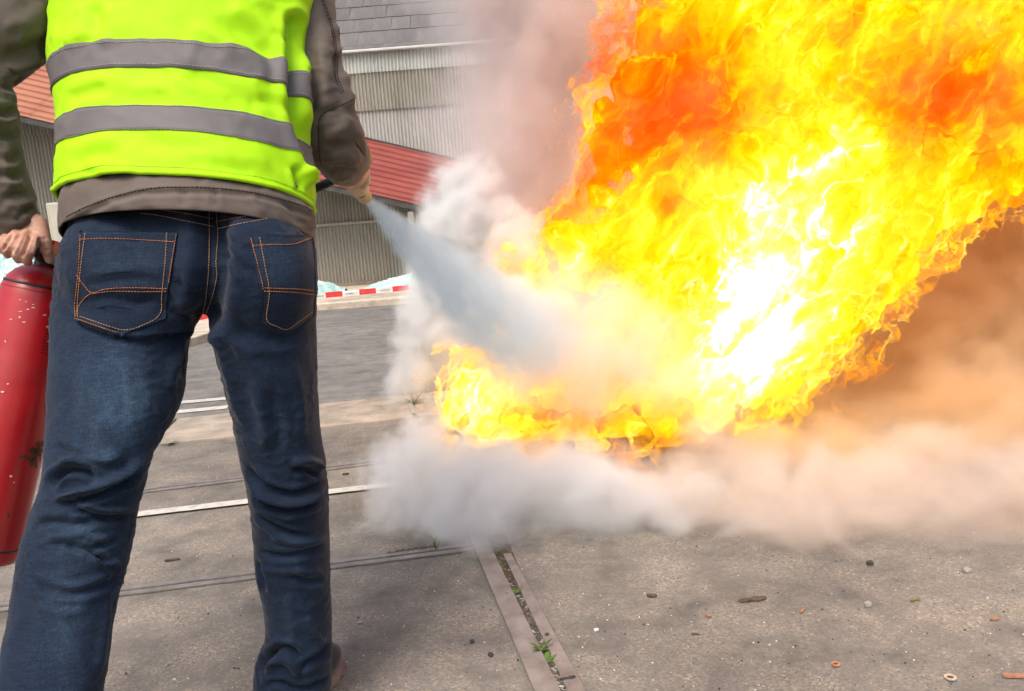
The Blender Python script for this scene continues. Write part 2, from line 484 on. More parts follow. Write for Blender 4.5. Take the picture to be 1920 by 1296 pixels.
def weed(px, py, n, ln, label, mat=None, lift=0.5, w=0.3, name='weed'):
    c = G(px, py, 0.004); t = thing(name, label, 'weed', c, 'weeds in the paving joints')
    for k in range(n):
        a = random.uniform(0, 6.28); l = ln * random.uniform(0.5, 0.9)
        vv, ff = leaf_blade(c + np.array([random.uniform(-.006, .006), random.uniform(-.006, .006), 0]), a, l, l * w, l * lift * random.uniform(0.6, 1.3), l * lift * 0.5)
        obj('leaf', vv, ff, mat or M_leaf, t, True)
weed(1022, 1240, 9, 0.05, 'largest leafy green weed low in the steel channel', lift=0.35, w=0.34)
weed(1014, 1222, 6, 0.04, 'upright green leaves just above the largest channel weed', lift=1.0, w=0.3)
weed(962, 1114, 9, 0.032, 'middle green weed sprouting halfway along the steel channel', lift=0.6)
weed(935, 1062, 12, 0.035, 'mossy yellow green weed near the smoky end of the channel', lift=0.3, w=0.2)
weed(922, 1040, 9, 0.03, 'small yellow green tuft at the smoky top of the channel', lift=0.4, w=0.2)
weed(818, 1030, 9, 0.045, 'thin grass tuft beside the rail in front of the smoke', lift=2.2, w=0.10, name='grass_tuft')
weed(775, 758, 14, 0.10, 'grass tuft in the far joint at the smoke edge', lift=0.8, w=0.14, name='grass_tuft')
weed(318, 833, 8, 0.05, 'tiny green sprig at the strip edge between the legs', lift=0.5, w=0.3, name='grass_tuft')

# moss and dirt litter beside the rail
def litter(name, px0, py0, px1, py1, n, size, mat, label, spread=0.02, parent=None):
    parts = []
    for k in range(n):
        s = random.random(); c = G(px0 + (px1 - px0) * s, py0 + (py1 - py0) * s) + np.array([random.gauss(0, spread), random.gauss(0, spread), 0.003])
        r = size * random.uniform(0.4, 1.3); a = random.uniform(0, 3.1)
        vv, ff = box_vf(-r * 1.6, r * 1.6, -r * 0.5, r * 0.5, -r * 0.3, r * 0.4)
        R = np.array(Matrix.Rotation(a, 3, 'Z') @ Matrix.Rotation(random.uniform(-.4, .4), 3, 'X'))
        parts.append((np.array(vv) @ R.T + c, ff))
    vv, ff = merge(parts)
    o = obj(name, vv, ff, mat, parent)
    o['kind'] = 'stuff'
    if parent is None: o['label'] = label
M_moss = simple('brown_moss', (0.05, 0.032, 0.02), (0.12, 0.08, 0.045), 50, 4, 0.95)
litter('moss_litter', 735, 1040, 812, 1029, 260, 0.0028, M_moss, 'brown moss clump along the rail before the smoke', 0.008)
litter('groove_litter', 930, 1040, 1070, 1300, 160, 0.0028, M_stone, 'grit lying in the channel groove', 0.008, ch)
litter('groove_soil', 930, 1040, 1070, 1300, 420, 0.003, M_dirt, 'soil lying in the channel groove', 0.008, ch)
litter('groove_moss', 925, 1040, 975, 1110, 300, 0.003, M_moss, 'dark moss in the channel', 0.008, ch)

# scattered grit: too fine to count
def grit(name, n, mat, label, r0, r1, ylo, yhi, seed):
    rg = np.random.default_rng(seed)
    ico = bmesh.new(); bmesh.ops.create_icosphere(ico, subdivisions=1, radius=1)
    bv = np.array([q.co[:] for q in ico.verts]); bf = [tuple(q.index for q in fa.verts) for fa in ico.faces]; ico.free()
    bv = bv[:]; V, Fc, m0 = [], [], 0
    for k in range(n):
        px, py = rg.uniform(-80, 2000), ylo + (yhi - ylo) * rg.random() ** 0.8
        c = G(px, py); r = r0 + (r1 - r0) * rg.random() ** 3
        s = bv * rg.uniform(0.6, 1.2, 3) * r * (1 + 0.25 * rg.normal(size=(len(bv), 1)) * 0.6); s[:, 2] *= 0.7
        V.append(s + c + np.array([0, 0, r * 0.3])); Fc += [tuple(i + m0 for i in q) for q in bf]; m0 += len(bv)
    o = obj(name, np.concatenate(V), Fc, mat); tag(o, label, kind='stuff')
M_gl = simple('pale_grit', (0.5, 0.47, 0.43), (0.75, 0.73, 0.7), 30, 2, 0.7)
M_gd = simple('dark_grit', (0.025, 0.022, 0.02), (0.08, 0.07, 0.06), 30, 2, 0.8)
M_gb = simple('brown_grit', (0.18, 0.11, 0.06), (0.34, 0.22, 0.13), 30, 2, 0.8)
grit('grit', 1100, M_gl, 'pale fine grit strewn over the yard', 0.0006, 0.0026, 790, 1330, 1)
grit('grit', 1000, M_gd, 'dark fine grit strewn over the yard', 0.0006, 0.0030, 790, 1330, 2)
grit('grit', 400, M_gb, 'brown fine grit strewn over the yard', 0.0006, 0.0028, 790, 1330, 3)

# single pieces of litter lying on the yard
def washer(px, py, r, mat, label):
    c = G(px, py, 0.003); ns = 28; vv = []
    for rr, z in ((r, 0), (r, 0.0022), (r * 0.55, 0.0022), (r * 0.55, 0)):
        for j in range(ns):
            a = 2 * math.pi * j / ns; vv.append(c + np.array([rr * math.cos(a), rr * math.sin(a), z]))
    ff = [(i * ns + j, i * ns + (j + 1) % ns, ((i + 1) % 4) * ns + (j + 1) % ns, ((i + 1) % 4) * ns + j) for i in range(4) for j in range(ns)]
    tag(obj('washer', vv, ff, mat, None, False, c), label, 'washer')
M_zinc = simple('zinc', (0.5, 0.49, 0.46), (0.75, 0.73, 0.68), 90, 3, 0.4, metal=0.6)
M_copper = simple('copper_ring', (0.42, 0.2, 0.1), (0.6, 0.34, 0.2), 90, 3, 0.45, metal=0.5)
washer(1567, 1246, 0.0085, M_copper, 'coppery washer lying on the asphalt')
washer(1782, 1271, 0.0112, M_zinc, 'pale metal washer near the bottom right corner')
M_wood = simple('wood_chip', (0.24, 0.105, 0.06), (0.42, 0.21, 0.13), 60, 5, 0.85, stretch=(1, 6, 1))
M_wdark = simple('dark_wood_chip', (0.05, 0.032, 0.022), (0.13, 0.085, 0.06), 60, 5, 0.85, stretch=(1, 6, 1))
def chip(px, py, lx, ly, lz, ang, mat, label, cat='wood chip', name='wood_chip', bend=0.0, seed=1):
    c = G(px, py, 0.001); k = 7; vv = []; lx *= 0.8; ly *= 0.75; lz *= 0.7
    rg = np.random.default_rng(seed)
    for i in range(k + 1):
        s = i / k - 0.5; w = ly * 0.5 * (1 + 0.3 * rg.normal() * 0.6) * (1.0 if 0 < i < k else 0.55)
        x = s * lx; b = bend * (1 - 4 * s * s)
        for yy, zz in ((-w, 0), (w, 0), (w * 0.9, lz), (-w * 0.9, lz * 0.8)): vv.append((x, yy + b, zz + 0.0008))
    ff = [(4 * i + q, 4 * i + 4 + q, 4 * i + 4 + (q + 1) % 4, 4 * i + (q + 1) % 4) for i in range(k) for q in range(4)] + [(3, 2, 1, 0), (4 * k, 4 * k + 1, 4 * k + 2, 4 * k + 3)]
    R = np.array(Matrix.Rotation(ang, 3, 'Z'))
    tag(obj(name, np.array(vv) @ R.T + c, ff, mat, None, False, c), label, cat)
chip(1411, 1125, 0.085, 0.022, 0.005, 0.12, M_wdark, 'long dark splintered wood strip on the asphalt', seed=2)
chip(1504, 1147, 0.026, 0.010, 0.005, 0.8, M_wood, 'small reddish wood chip right of the dark strip', seed=3)
chip(1328, 1155, 0.018, 0.012, 0.004, 1.9, M_wood, 'small reddish wood chip left of the dark strip', seed=4)
chip(1222, 1118, 0.032, 0.014, 0.005, -0.2, M_wdark, 'brown bark flake left of the long dark strip', 'bark', 'bark_flake', seed=5)
chip(1631, 1058, 0.020, 0.016, 0.010, 0.1, M_gd, 'little black block below the orange smoke', 'block', 'rubble_piece', seed=6)
chip(1905, 1269, 0.06, 0.020, 0.005, -0.2, M_wood, 'flat rusty flake at the bottom right corner', 'flake', 'rust_flake', seed=7)
chip(1864, 1162, 0.022, 0.016, 0.005, 0.2, M_wood, 'reddish brown leaf scrap at the right edge', 'leaf', 'fallen_leaf', seed=8)
chip(1716, 1127, 0.03, 0.010, 0.008, 0.3, M_dry, 'curled olive leaf scrap on the right asphalt', 'leaf', 'fallen_leaf', 0.004, seed=9)
chip(1627, 1136, 0.020, 0.016, 0.012, 0.4, M_stone, 'round grey pebble on the right asphalt', 'pebble', 'pebble', seed=10)
chip(1813, 1071, 0.026, 0.020, 0.010, 0.4, M_stone, 'pale pebble just below the right smoke', 'pebble', 'pebble', seed=11)
chip(323, 1051, 0.055, 0.010, 0.006, 0.15, M_wdark, 'dark stick between the legs before the near rail', 'stick', 'stick', seed=12)
chip(648, 890, 0.03, 0.014, 0.006, 0.0, M_gd, 'little black chip just past the right knee', 'chip', 'rubble_piece', seed=13)
chip(1066, 1276, 0.038, 0.009, 0.010, 0.2, M_gd, 'dark metal stub lying across the steel channel', 'metal stub', 'metal_stub', seed=14)
chip(1118, 1183, 0.014, 0.010, 0.006, 0.2, M_gl, 'white stone chip right of the channel', 'stone chip', 'stone_chip', seed=15)
chip(920, 1230, 0.013, 0.012, 0.009, 0.9, M_gd, 'black pebble left of the channel', 'pebble', 'pebble', seed=16)
chip(885, 1205, 0.011, 0.010, 0.008, 0.2, M_gd, 'smaller black pebble up and left of the other black one', 'pebble', 'pebble', seed=17)
chip(1026, 1194, 0.012, 0.011, 0.010, 0.2, M_gd, 'dark lump lying on the right channel plate', 'pebble', 'pebble', seed=18)
chip(675, 1168, 0.018, 0.012, 0.005, 0.2, M_stone, 'grey pebble right of the right calf', 'pebble', 'pebble', seed=19)
chip(1304, 1191, 0.024, 0.004, 0.003, -0.3, M_wdark, 'thin curved twig on the asphalt below the red chips', 'twig', 'twig', 0.003, seed=20)

# ================================================================ SHED BEHIND THE STREET
YW = float(G(655, 547)[1])                        # front wall plane
def wall_mat(name, c0, c1, dirt, rough=0.55, k=1.0):
    mt, nt, out = new_mat(name)
    v = coords(nt, (1, 1, 0.35)); f1, _ = noise(nt, v, 2.2, 6, 0.65, 0.3)
    c = ramp(nt, f1, [(0.34, c0), (0.66, c1)]).outputs[0]
    v2 = coords(nt, (14, 1, 0.6)); f2, _ = noise(nt, v2, 1.2, 5, 0.6)
    c = mixc(nt, ramp(nt, f2, [(0.5, (0, 0, 0)), (0.78, (0.6 * k,) * 3)]).outputs[0], c, dirt)
    f3, _ = noise(nt, coords(nt), 40, 3, 0.6)
    principled(nt, out, c, rough, bump(nt, f3, 0.08, 0.005), 0.1, 0.4)
    return mt
M_w1 = wall_mat('pale_translucent_sheet', (0.44, 0.46, 0.44), (0.56, 0.58, 0.55), (0.36, 0.36, 0.32), k=0.6)
M_w2 = wall_mat('weathered_beige_sheet', (0.27, 0.255, 0.22), (0.36, 0.34, 0.295), (0.2, 0.17, 0.12))
M_w3 = wall_mat('light_grey_sheet', (0.39, 0.38, 0.36), (0.48, 0.465, 0.445), (0.33, 0.29, 0.25), k=0.7)
M_w4 = wall_mat('taupe_sheet', (0.29, 0.265, 0.225), (0.36, 0.33, 0.285), (0.22, 0.19, 0.15), k=0.8)  # the lean-to's shade on the lower wall is mixed into this taupe
M_plinth = simple('stained_plinth', (0.2, 0.165, 0.125), (0.3, 0.26, 0.21), 6, 6, 0.9, 0.3, 50)
M_shing = simple('grey_slate', (0.112, 0.104, 0.100), (0.155, 0.145, 0.140), 3.0, 6, 0.75, 0.25, 60, rnd=0.22, stretch=(4, 1, 1))
M_gut = simple('pale_gutter', (0.5, 0.5, 0.48), (0.62, 0.62, 0.6), 8, 3, 0.5)
M_red = simple('red_painted_sheet', (0.225, 0.043, 0.034), (0.30, 0.070, 0.055), 3.5, 6, 0.55, 0.1, 40, stretch=(0.5, 1, 2))
M_redo = simple('faded_red_sheet', (0.32, 0.11, 0.06), (0.41, 0.165, 0.095), 3.5, 6, 0.6, 0.1, 40, stretch=(0.5, 1, 2))
M_beam = simple('dark_fascia', (0.05, 0.05, 0.048), (0.085, 0.082, 0.078), 8, 4, 0.7)

shed = thing('corrugated_shed', 'grey corrugated metal shed with slate roof behind the street', 'shed', (1.0, YW, 0))
# wall bands run along a line that falls a little to the right in the photograph: read from two columns
def zrow(pxa, pya): return float(YP(pxa, pya, YW)[2])
z_eave = zrow(700, 98); z_b1 = zrow(700, 131); z_b2 = zrow(700, 204); z_lip = zrow(640, 418); z_foot = zrow(660, 529)
PITCHC, AMP = 0.0405, 0.0115
X0, X1 = -8.2, 9.4
def corrug(name, x0, x1, z0, z1, y, mat, parent):
    n = int(round((x1 - x0) / PITCHC)); k = 6
    xs = x0 + np.arange(n * k + 1) * (x1 - x0) / (n * k)
    ph = (xs - x0) / PITCHC * 2 * math.pi
    ys = y - AMP * np.tanh(1.6 * np.sin(ph)) / math.tanh(1.6)
    vv = np.concatenate([np.stack([xs, ys, np.full_like(xs, z0)], 1), np.stack([xs, ys, np.full_like(xs, z1)], 1)])
    m_ = len(xs); ff = [(i, i + 1, m_ + i + 1, m_ + i) for i in range(m_ - 1)]
    return obj(name, vv, ff, mat, parent, True)
SW = PITCHC * 24
_l, _r = YP(-260, 262 - 950 * 0.2365, YW - 0.03), YP(905, 262 + 215 * 0.2365, YW - 0.03)
LT = (_l[0], _r[0], _l[2], _r[2])          # top edge of the lean-to
for k, (z0, z1, y, mt) in enumerate(((z_b1 - 0.03, z_eave, YW - 0.020, M_w1), (z_b2 - 0.02, z_b1 + 0.0, YW - 0.004, M_w2), (z_lip, z_b2, YW + 0.016, M_w3), (z_foot, z_lip - 0.01, YW - 0.022 + 0.03, M_w4))):
    if k == 2:   # the third row passes behind the lean-to: above it light grey, below it taupe with the shade in its colour
        pass
    x = X0
    while x < X1:
        yy = y + 0.0015 * random.uniform(-1, 1)
        if k == 2:
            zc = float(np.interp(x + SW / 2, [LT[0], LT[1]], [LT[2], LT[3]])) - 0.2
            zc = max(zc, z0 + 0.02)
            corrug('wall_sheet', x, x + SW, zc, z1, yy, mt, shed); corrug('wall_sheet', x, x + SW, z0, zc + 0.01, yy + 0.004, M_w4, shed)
        else: corrug('wall_sheet', x, x + SW, z0, z1, yy, mt, shed)
        x += SW
v, f = box_vf(X0, X1 + 0.4, YW - 0.035, YW + 0.2, -0.02, z_foot); obj('plinth', v, f, M_plinth, shed)
v, f = box_vf(X0, X1 + 0.4, YW - 0.03, YW + 0.0, z_lip - 0.028, z_lip + 0.004); obj('flashing_lip', v, f, M_w4, shed)
v, f = box_vf(X0, X1 + 0.4, YW + 0.05, YW + 4.0, -0.02, z_eave - 0.02); obj('inner_wall', v, f, M_plinth, shed)
v, f = bevel_vf(*box_vf(X0, X1 + 0.4, YW - 0.09, YW - 0.035, z_eave - 0.004, z_eave + 0.028), 0.008); obj('gutter', v, f, M_gut, shed)
# slate roof
rp = math.radians(33); c33, s33 = math.cos(rp), math.sin(rp)
roof = obj('roof', [(X0, YW - 0.06, z_eave + 0.01), (X1 + 0.4, YW - 0.06, z_eave + 0.01), (X1 + 0.4, YW - 0.06 + 5 * c33, z_eave + 0.01 + 5 * s33), (X0, YW - 0.06 + 5 * c33, z_eave + 0.01 + 5 * s33)], [(0, 1, 2, 3)], M_beam, shed)
SLW, SLL, EXPO = 0.225, 0.46, 0.385
vb, fb = box_vf(-SLW / 2 + 0.0015, SLW / 2 - 0.0015, 0, SLL, 0, 0.009)
sl_me = mesh_data('slate', vb, fb); sl_me.materials.append(M_shing)
xs_lo = float(YP(560, 50, YW)[0]); xs_hi = float(YP(1130, 50, YW + 1)[0])
nsl = 0
for r in range(7):
    s0 = r * EXPO - 0.30
    xx = xs_lo - 0.3 + (0.5 * SLW if r % 2 else 0.0) + 0.03 * r
    while xx < xs_hi + 0.2 * r and nsl < 290:
        j = random.uniform(-0.004, 0.004)
        s = max(s0, -0.005) + j
        loc = (xx, YW - 0.06 + s * c33 - 0.016 * s33, z_eave + 0.022 + s * s33 + 0.016 * c33 * 0.6)
        o = link_copy(sl_me, 'slate', roof, loc, (rp - 0.022 + random.uniform(-.004, .004), random.uniform(-.006, .006), random.uniform(-.006, .006)))
        nsl += 1; xx += SLW
# remaining slates left and right of those in view: one joined part
rest = []
for r in range(9):
    for xx in (np.arange(X0 + 0.2, X1, SLW) if r > 6 else np.concatenate([np.arange(X0 + 0.2, xs_lo - 0.45, SLW), np.arange(xs_hi + 0.2 * r + 0.25, X1, SLW)])):
        s = max(r * EXPO - 0.30, 0)
        R = np.array(Matrix.Rotation(rp - 0.022, 3, 'X'))
        rest.append((np.array(vb) @ R.T + np.array([xx + (0.5 * SLW if r % 2 else 0), YW - 0.06 + s * c33 - 0.009, z_eave + 0.03 + s * s33]), fb))
v, f = merge(rest); o = obj('slate_rest', v, f, M_shing, roof); o['kind'] = 'stuff'

# lean-to roof of red sheets, slanting down across the wall
YO = YW - 0.62
def lean_pt(px_t, t):           # t 0 top edge on the wall, 1 bottom edge out front
    top = YP(px_t, 262 + (px_t - 690) * 0.2365, YW - 0.03); return top
tl, tr = YP(-260, 262 - 950 * 0.2365, YW - 0.03), YP(905, 262 + 215 * 0.2365, YW - 0.03)
bl, br = YP(-330, 347 - 930 * 0.2285, YO), YP(790, 347 + 190 * 0.2015, YO)
red = obj('lean_to_frame', *box_vf(tl[0], tl[0] + 0.05, YO + 0.02, YW - 0.02, tl[2] - 0.3, tl[2] - 0.2), M_beam, shed)
NS = 10
def lean_sheet(u0, u1, mat, lift=0.0):
    nr = NS * 8; nl = 10; vv = []
    for j in range(nl + 1):
        u = u0 + (u1 - u0) * j / nl
        a = tl * (1 - u) + tr * u; b = bl * (1 - u) + br * u
        nrm = np.cross(tr - tl, b - a); nrm /= np.linalg.norm(nrm); 
        if nrm[2] < 0: nrm = -nrm
        for i in range(nr + 1):
            t = i / nr; h = 0.016 * (1 if (t * NS) % 1 < 0.5 else 0); ph = (t * NS) % 1
            h = 0.018 * (smoothstep(0.0, 0.12, ph) - smoothstep(0.55, 0.67, ph))
            vv.append(a + (b - a) * t + nrm * (h + lift))
    ff = [(j * (nr + 1) + i, j * (nr + 1) + i + 1, (j + 1) * (nr + 1) + i + 1, (j + 1) * (nr + 1) + i) for j in range(nl) for i in range(nr)]
    return obj('roof_sheet', vv, ff, mat, red)
us = [0, 0.17, 0.335, 0.5, 0.67, 0.84, 1.0]
for k in range(len(us) - 1): lean_sheet(us[k] - (0.006 if k else 0), us[k + 1], M_redo if k < 3 else M_red, 0.004 * (k % 2))
def beam(a, b, h, w, name, parent, mat):
    a, b = np.array(a), np.array(b); vv = []
    for q in (a, b):
        for dy, dz in ((-w, -h), (w, -h), (w, 0), (-w, 0)): vv.append(q + np.array([0, dy, dz]))
    return obj(name, vv, [(0, 1, 2, 3), (7, 6, 5, 4), (0, 4, 5, 1), (1, 5, 6, 2), (2, 6, 7, 3), (3, 7, 4, 0)], mat, parent)
beam(bl + np.array([0, 0.03, -0.004]), br + np.array([0, 0.03, -0.004]), 0.065, 0.02, 'fascia_board', red, M_beam)
beam(tl + np.array([0, -0.02, 0.024]), tr + np.array([0, -0.02, 0.024]), 0.02, 0.012, 'flashing', red, M_beam)
pp = br + np.array([-0.13, 0.06, -0.06])
v, f = bevel_vf(*box_vf(pp[0] - 0.035, pp[0] + 0.035, pp[1] - 0.035, pp[1] + 0.035, 0.0, pp[2]), 0.006); obj('post', v, f, M_w4, red)

# concrete block at the left, in front of the shed
M_conc = simple('stained_concrete', (0.40, 0.36, 0.29), (0.55, 0.51, 0.43), 4, 6, 0.85, 0.25, 40, stretch=(3, 3, 0.6))
c0 = P(84, 381, 9.3); c1 = P(330, 381, 9.9)
v, f = bevel_vf(*box_vf(c0[0], c1[0], c0[1], c0[1] + 0.75, 0.03, c0[2]), 0.02, 2)
tag(obj('concrete_block', v, f, M_conc, None, False, (c0[0], c0[1], 0)), 'stained beige concrete block between the left hand and the shed', 'concrete block')

# heaps of pale turquoise rubble
def cullet_mat():
    mt, nt, out = new_mat('turquoise_rubble')
    v = coords(nt); f1, _ = noise(nt, v, 5, 6, 0.7, 0.5); f2, _ = noise(nt, v, 38, 4, 0.7)
    c = ramp(nt, f1, [(0.3, (0.22, 0.47, 0.44)), (0.48, (0.45, 0.68, 0.63)), (0.66, (0.74, 0.82, 0.78))]).outputs[0]
    c = mixc(nt, 1.0, c, ramp(nt, f2, [(0.3, (0.62, 0.66, 0.66)), (0.6, (1.08, 1.08, 1.08))]).outputs[0], 'MULTIPLY')
    principled(nt, out, c, 0.5, bump(nt, f2, 0.5, 0.02), 0, 0.5); return mt
M_cul = cullet_mat()
def heap(pk, d, rx, ry, label, seed, cat='rubble heap'):
    """pk: crest pixel; rx, ry: radii in metres"""
    c = P(*pk, d); h = c[2] - 0.03; n = 90; vv = []
    g = np.linspace(-1, 1, n); X, Y = np.meshgrid(g, g)
    r = np.sqrt(X * X + Y * Y); q = np.stack([X.ravel() * rx * 4 + seed, Y.ravel() * ry * 4, np.zeros(n * n)], 1)
    b = np.clip(1 - r.ravel() * (1 + 0.25 * fbm(q * 0.6, 3)), 0, 1) ** 0.85
    z = h * b + 0.5 * h * b ** 0.5 * 0.35 * fbm(q, 5, 0.6) + 0.05 * b ** 0.3 * np.abs(fbm(q * 5, 3)) - 0.02 * (b <= 0)
    V = np.stack([c[0] + X.ravel() * rx, c[1] + Y.ravel() * ry, 0.06 + z], 1)
    ff = [(i * n + j, i * n + j + 1, (i + 1) * n + j + 1, (i + 1) * n + j) for i in range(n - 1) for j in range(n - 1)]
    o = obj('rubble_heap', V, ff, M_cul, None, False, (c[0], c[1], 0.0)); tag(o, label, cat, 'turquoise rubble heaps')
heap((-60, 455), 8.2, 1.5, 1.0, 'large turquoise rubble heap left of the extinguisher', 1.0)
heap((440, 492), 9.3, 1.15, 0.8, 'turquoise rubble heap behind the hips and between the legs', 5.0)
heap((800, 512), 9.6, 0.8, 0.5, 'small turquoise rubble heap at the edge of the smoke', 9.0)

# barrier tape with red and white blocks
M_tred = simple('red_tape', (0.72, 0.03, 0.035), (0.8, 0.045, 0.05), 5, 2, 0.4)
M_twht = simple('white_tape', (0.74, 0.74, 0.73), (0.82, 0.82, 0.81), 5, 2, 0.4)
M_ink = simple('tape_print', (0.16, 0.15, 0.17), (0.28, 0.27, 0.3), 20, 2, 0.6)
tp = spline([(240, 628), (385, 592.5), (480, 572), (595, 555.5), (665, 549), (745, 541.5), (900, 530)], 400)
dT = np.interp(tp[:, 0], [240, 385, 595, 900], [7.4, 7.9, 8.6, 8.9])
pts = np.array([P(x, y, d) for (x, y), d in zip(tp, dT)])
seg = np.concatenate([[0], np.cumsum(np.linalg.norm(np.diff(pts, axis=0), axis=1))])
tape = thing('barrier_tape', 'red and white barrier tape stretched along the far pavement', 'barrier tape', pts[180])
BL = 31.0 * 8.7 / FOC; HT = 0.5 * 10.2 * 8.65 / FOC
x_edge = seg[np.argmin(np.abs(tp[:, 0] - 610.5))]            # left edge of a red block
k0 = -int(x_edge / BL) - 0; 
def at_s(s): return np.array([np.interp(s, seg, pts[:, i]) for i in range(3)])
kk = 0
s = x_edge - BL * int(x_edge / BL)
idx = -int(x_edge / BL)
while s + BL < seg[-1]:
    n = 8; vv = []
    for i in range(n + 1):
        c = at_s(s + BL * i / n)
        vv += [c + np.array([0, 0, -HT]), c + np.array([0, -0.004 * math.sin((s + BL * i / n) * 9), 0]), c + np.array([0, 0, HT])]
    ff = [(3 * i + q, 3 * i + 3 + q, 3 * i + 4 + q, 3 * i + 1 + q) for i in range(n) for q in range(2)]
    blk = obj('tape_block', vv, ff, M_tred if idx % 2 == 0 else M_twht, tape, True)
    # small blurred print: rows of strokes in word-like clusters
    prt = []
    u = s + 0.12 * BL
    rg = np.random.default_rng(100 + idx)
    while u < s + 0.92 * BL:
        if rg.random() < 0.78:
            c = at_s(u) + np.array([0, -0.006, -HT * 0.1]); hh = HT * 0.26; ww = BL * 0.012
            prt.append((np.array([c + (-ww, 0, -hh), c + (ww, 0, -hh), c + (ww, 0, hh), c + (-ww, 0, hh)]), [(0, 1, 2, 3)]))
            if rg.random() < 0.6:
                z = rg.choice([-0.8, 0, 0.8]) * hh
                prt.append((np.array([c + (ww, -0.0005, z - hh * .2), c + (ww * 3, -0.0005, z - hh * .2), c + (ww * 3, -0.0005, z + hh * .2), c + (ww, -0.0005, z + hh * .2)]), [(0, 1, 2, 3)]))
        u += BL * 0.045
    if prt:
        vv, ff = merge(prt); o = obj('print', vv, ff, M_ink, blk); o['kind'] = 'stuff'
    s += BL; idx += 1
# ================================================================ THE PERSON, SEEN FROM BEHIND
def pxw(w, d): return w * d / FOC
def nrm(v): v = np.asarray(v, float); return v / np.linalg.norm(v)
def YT(deg):                       # forward direction, dipped by deg
    a = math.radians(deg); return np.array([0, math.cos(a), -math.sin(a)])
def XT(deg):                       # camera right, dropped by deg
    a = math.radians(deg); return math.cos(a) * CR - math.sin(a) * CU
def ring(xl, xr, y, d, b, tilt=0.0, roll=0.0, p=2.25):
    return (P((xl + xr) / 2, y, d), XT(roll), YT(tilt), pxw((xr - xl) / 2, d), b, p)

# ---- materials of clothing
def cloth_mat(name, c0, c1, weave=900, rough=0.85, sheen=0.0, bs=0.25, scale=6, twill=None, spec=0.25, worn=None):
    mt, nt, out = new_mat(name)
    v = coords(nt); f1, _ = noise(nt, v, scale, 5, 0.6, 0.2)
    c = ramp(nt, f1, [(0.32, c0), (0.68, c1)]).outputs[0]
    if worn:
        at = nt.nodes.new('ShaderNodeAttribute'); at.attribute_name = 'worn'
        f5, _ = noise(nt, coords(nt, (1, 1, 0.25)), 70, 4, 0.7)
        k = math_(nt, 'MULTIPLY', at.outputs['Fac'], math_(nt, 'MULTIPLY_ADD', f5, 1.3)); nt.nodes[-2].inputs[2].default_value = 0.3
        c = mixc(nt, k, c, worn)
    f2, _ = noise(nt, coords(nt, (1, 1, 1)), weave, 2, 0.5)
    h = f2
    if twill:
        w = nt.nodes.new('ShaderNodeTexWave'); w.inputs['Scale'].default_value = twill; w.inputs['Distortion'].default_value = 1.5; w.inputs['Detail'].default_value = 2
        w.inputs['Detail Scale'].default_value = 3
        L_(nt, coords(nt, (1, 1, 0.9)), w.inputs['Vector']); 
        fs, _ = noise(nt, coords(nt, (1, 1, 0.12)), 420, 3, 0.7)
        fh, _ = noise(nt, coords(nt, (0.12, 0.12, 1)), 420, 3, 0.7)
        g = math_(nt, 'ADD', math_(nt, 'ADD', fs, fh), math_(nt, 'MULTIPLY', f2, 0.8))
        gr = ramp(nt, math_(nt, 'MULTIPLY', g, 0.36), [(0.38, (0.45, 0.45, 0.46)), (0.5, (1, 1, 1)), (0.62, (1.9, 1.9, 1.8))]).outputs[0]
        c = mixc(nt, 0.8, c, mixc(nt, 1.0, c, gr, 'MULTIPLY'))
        h = g
    p = principled(nt, out, c, rough, bump(nt, h, bs, 0.002), 0, spec)
    p.inputs['Sheen Weight'].default_value = sheen; p.inputs['Sheen Roughness'].default_value = 0.4
    return mt
M_denim = cloth_mat('dark_denim', (0.0050, 0.0110, 0.0255), (0.0082, 0.0180, 0.041), 700, 0.9, 0.12, 0.35, 9, twill=180, worn=(0.042, 0.075, 0.125))
M_jacket = cloth_mat('brown_grey_cotton', (0.092, 0.071, 0.058), (0.135, 0.108, 0.092), 1400, 0.72, 0.15, 0.15, 5)
M_vest = cloth_mat('fluorescent_yellow_fabric', (0.345, 0.66, 0.001), (0.40, 0.735, 0.002), 1600, 0.7, 0.05, 0.08, 4)
M_bind = cloth_mat('yellow_binding', (0.37, 0.74, 0.002), (0.41, 0.79, 0.003), 1600, 0.7, 0.05, 0.08, 4)
M_refl = cloth_mat('grey_reflective_tape', (0.122, 0.111, 0.114), (0.150, 0.138, 0.141), 1500, 0.62, 0.0, 0.05, 3, spec=0.3)
M_thread = simple('orange_thread', (0.34, 0.10, 0.03), (0.50, 0.19, 0.06), 200, 2, 0.8)
M_thread2 = simple('tan_thread', (0.30, 0.17, 0.07), (0.42, 0.26, 0.12), 200, 2, 0.8)
M_dthread = simple('dark_thread', (0.018, 0.014, 0.013), (0.035, 0.028, 0.025), 200, 2, 0.8)
def skin_mat():
    mt, nt, out = new_mat('skin')
    v = coords(nt); f1, _ = noise(nt, v, 45, 5, 0.6)
    c = ramp(nt, f1, [(0.3, (0.40, 0.19, 0.13)), (0.55, (0.52, 0.29, 0.21)), (0.75, (0.60, 0.36, 0.27))]).outputs[0]
    f2, _ = noise(nt, coords(nt, (1, 1, 0.5)), 320, 4, 0.65)
    p = principled(nt, out, c, 0.5, bump(nt, f2, 0.25, 0.002), 0, 0.4)
    p.inputs['Subsurface Weight'].default_value = 0.12; p.inputs['Subsurface Radius'].default_value = (0.012, 0.005, 0.003)
    return mt
M_skin = skin_mat()
M_hair = simple('brown_hair', (0.02, 0.012, 0.008), (0.06, 0.035, 0.02), 90, 4, 0.6, 0.6, 120, stretch=(1, 1, 0.15))
M_nail = simple('nail', (0.5, 0.3, 0.24), (0.6, 0.4, 0.33), 60, 2, 0.35)

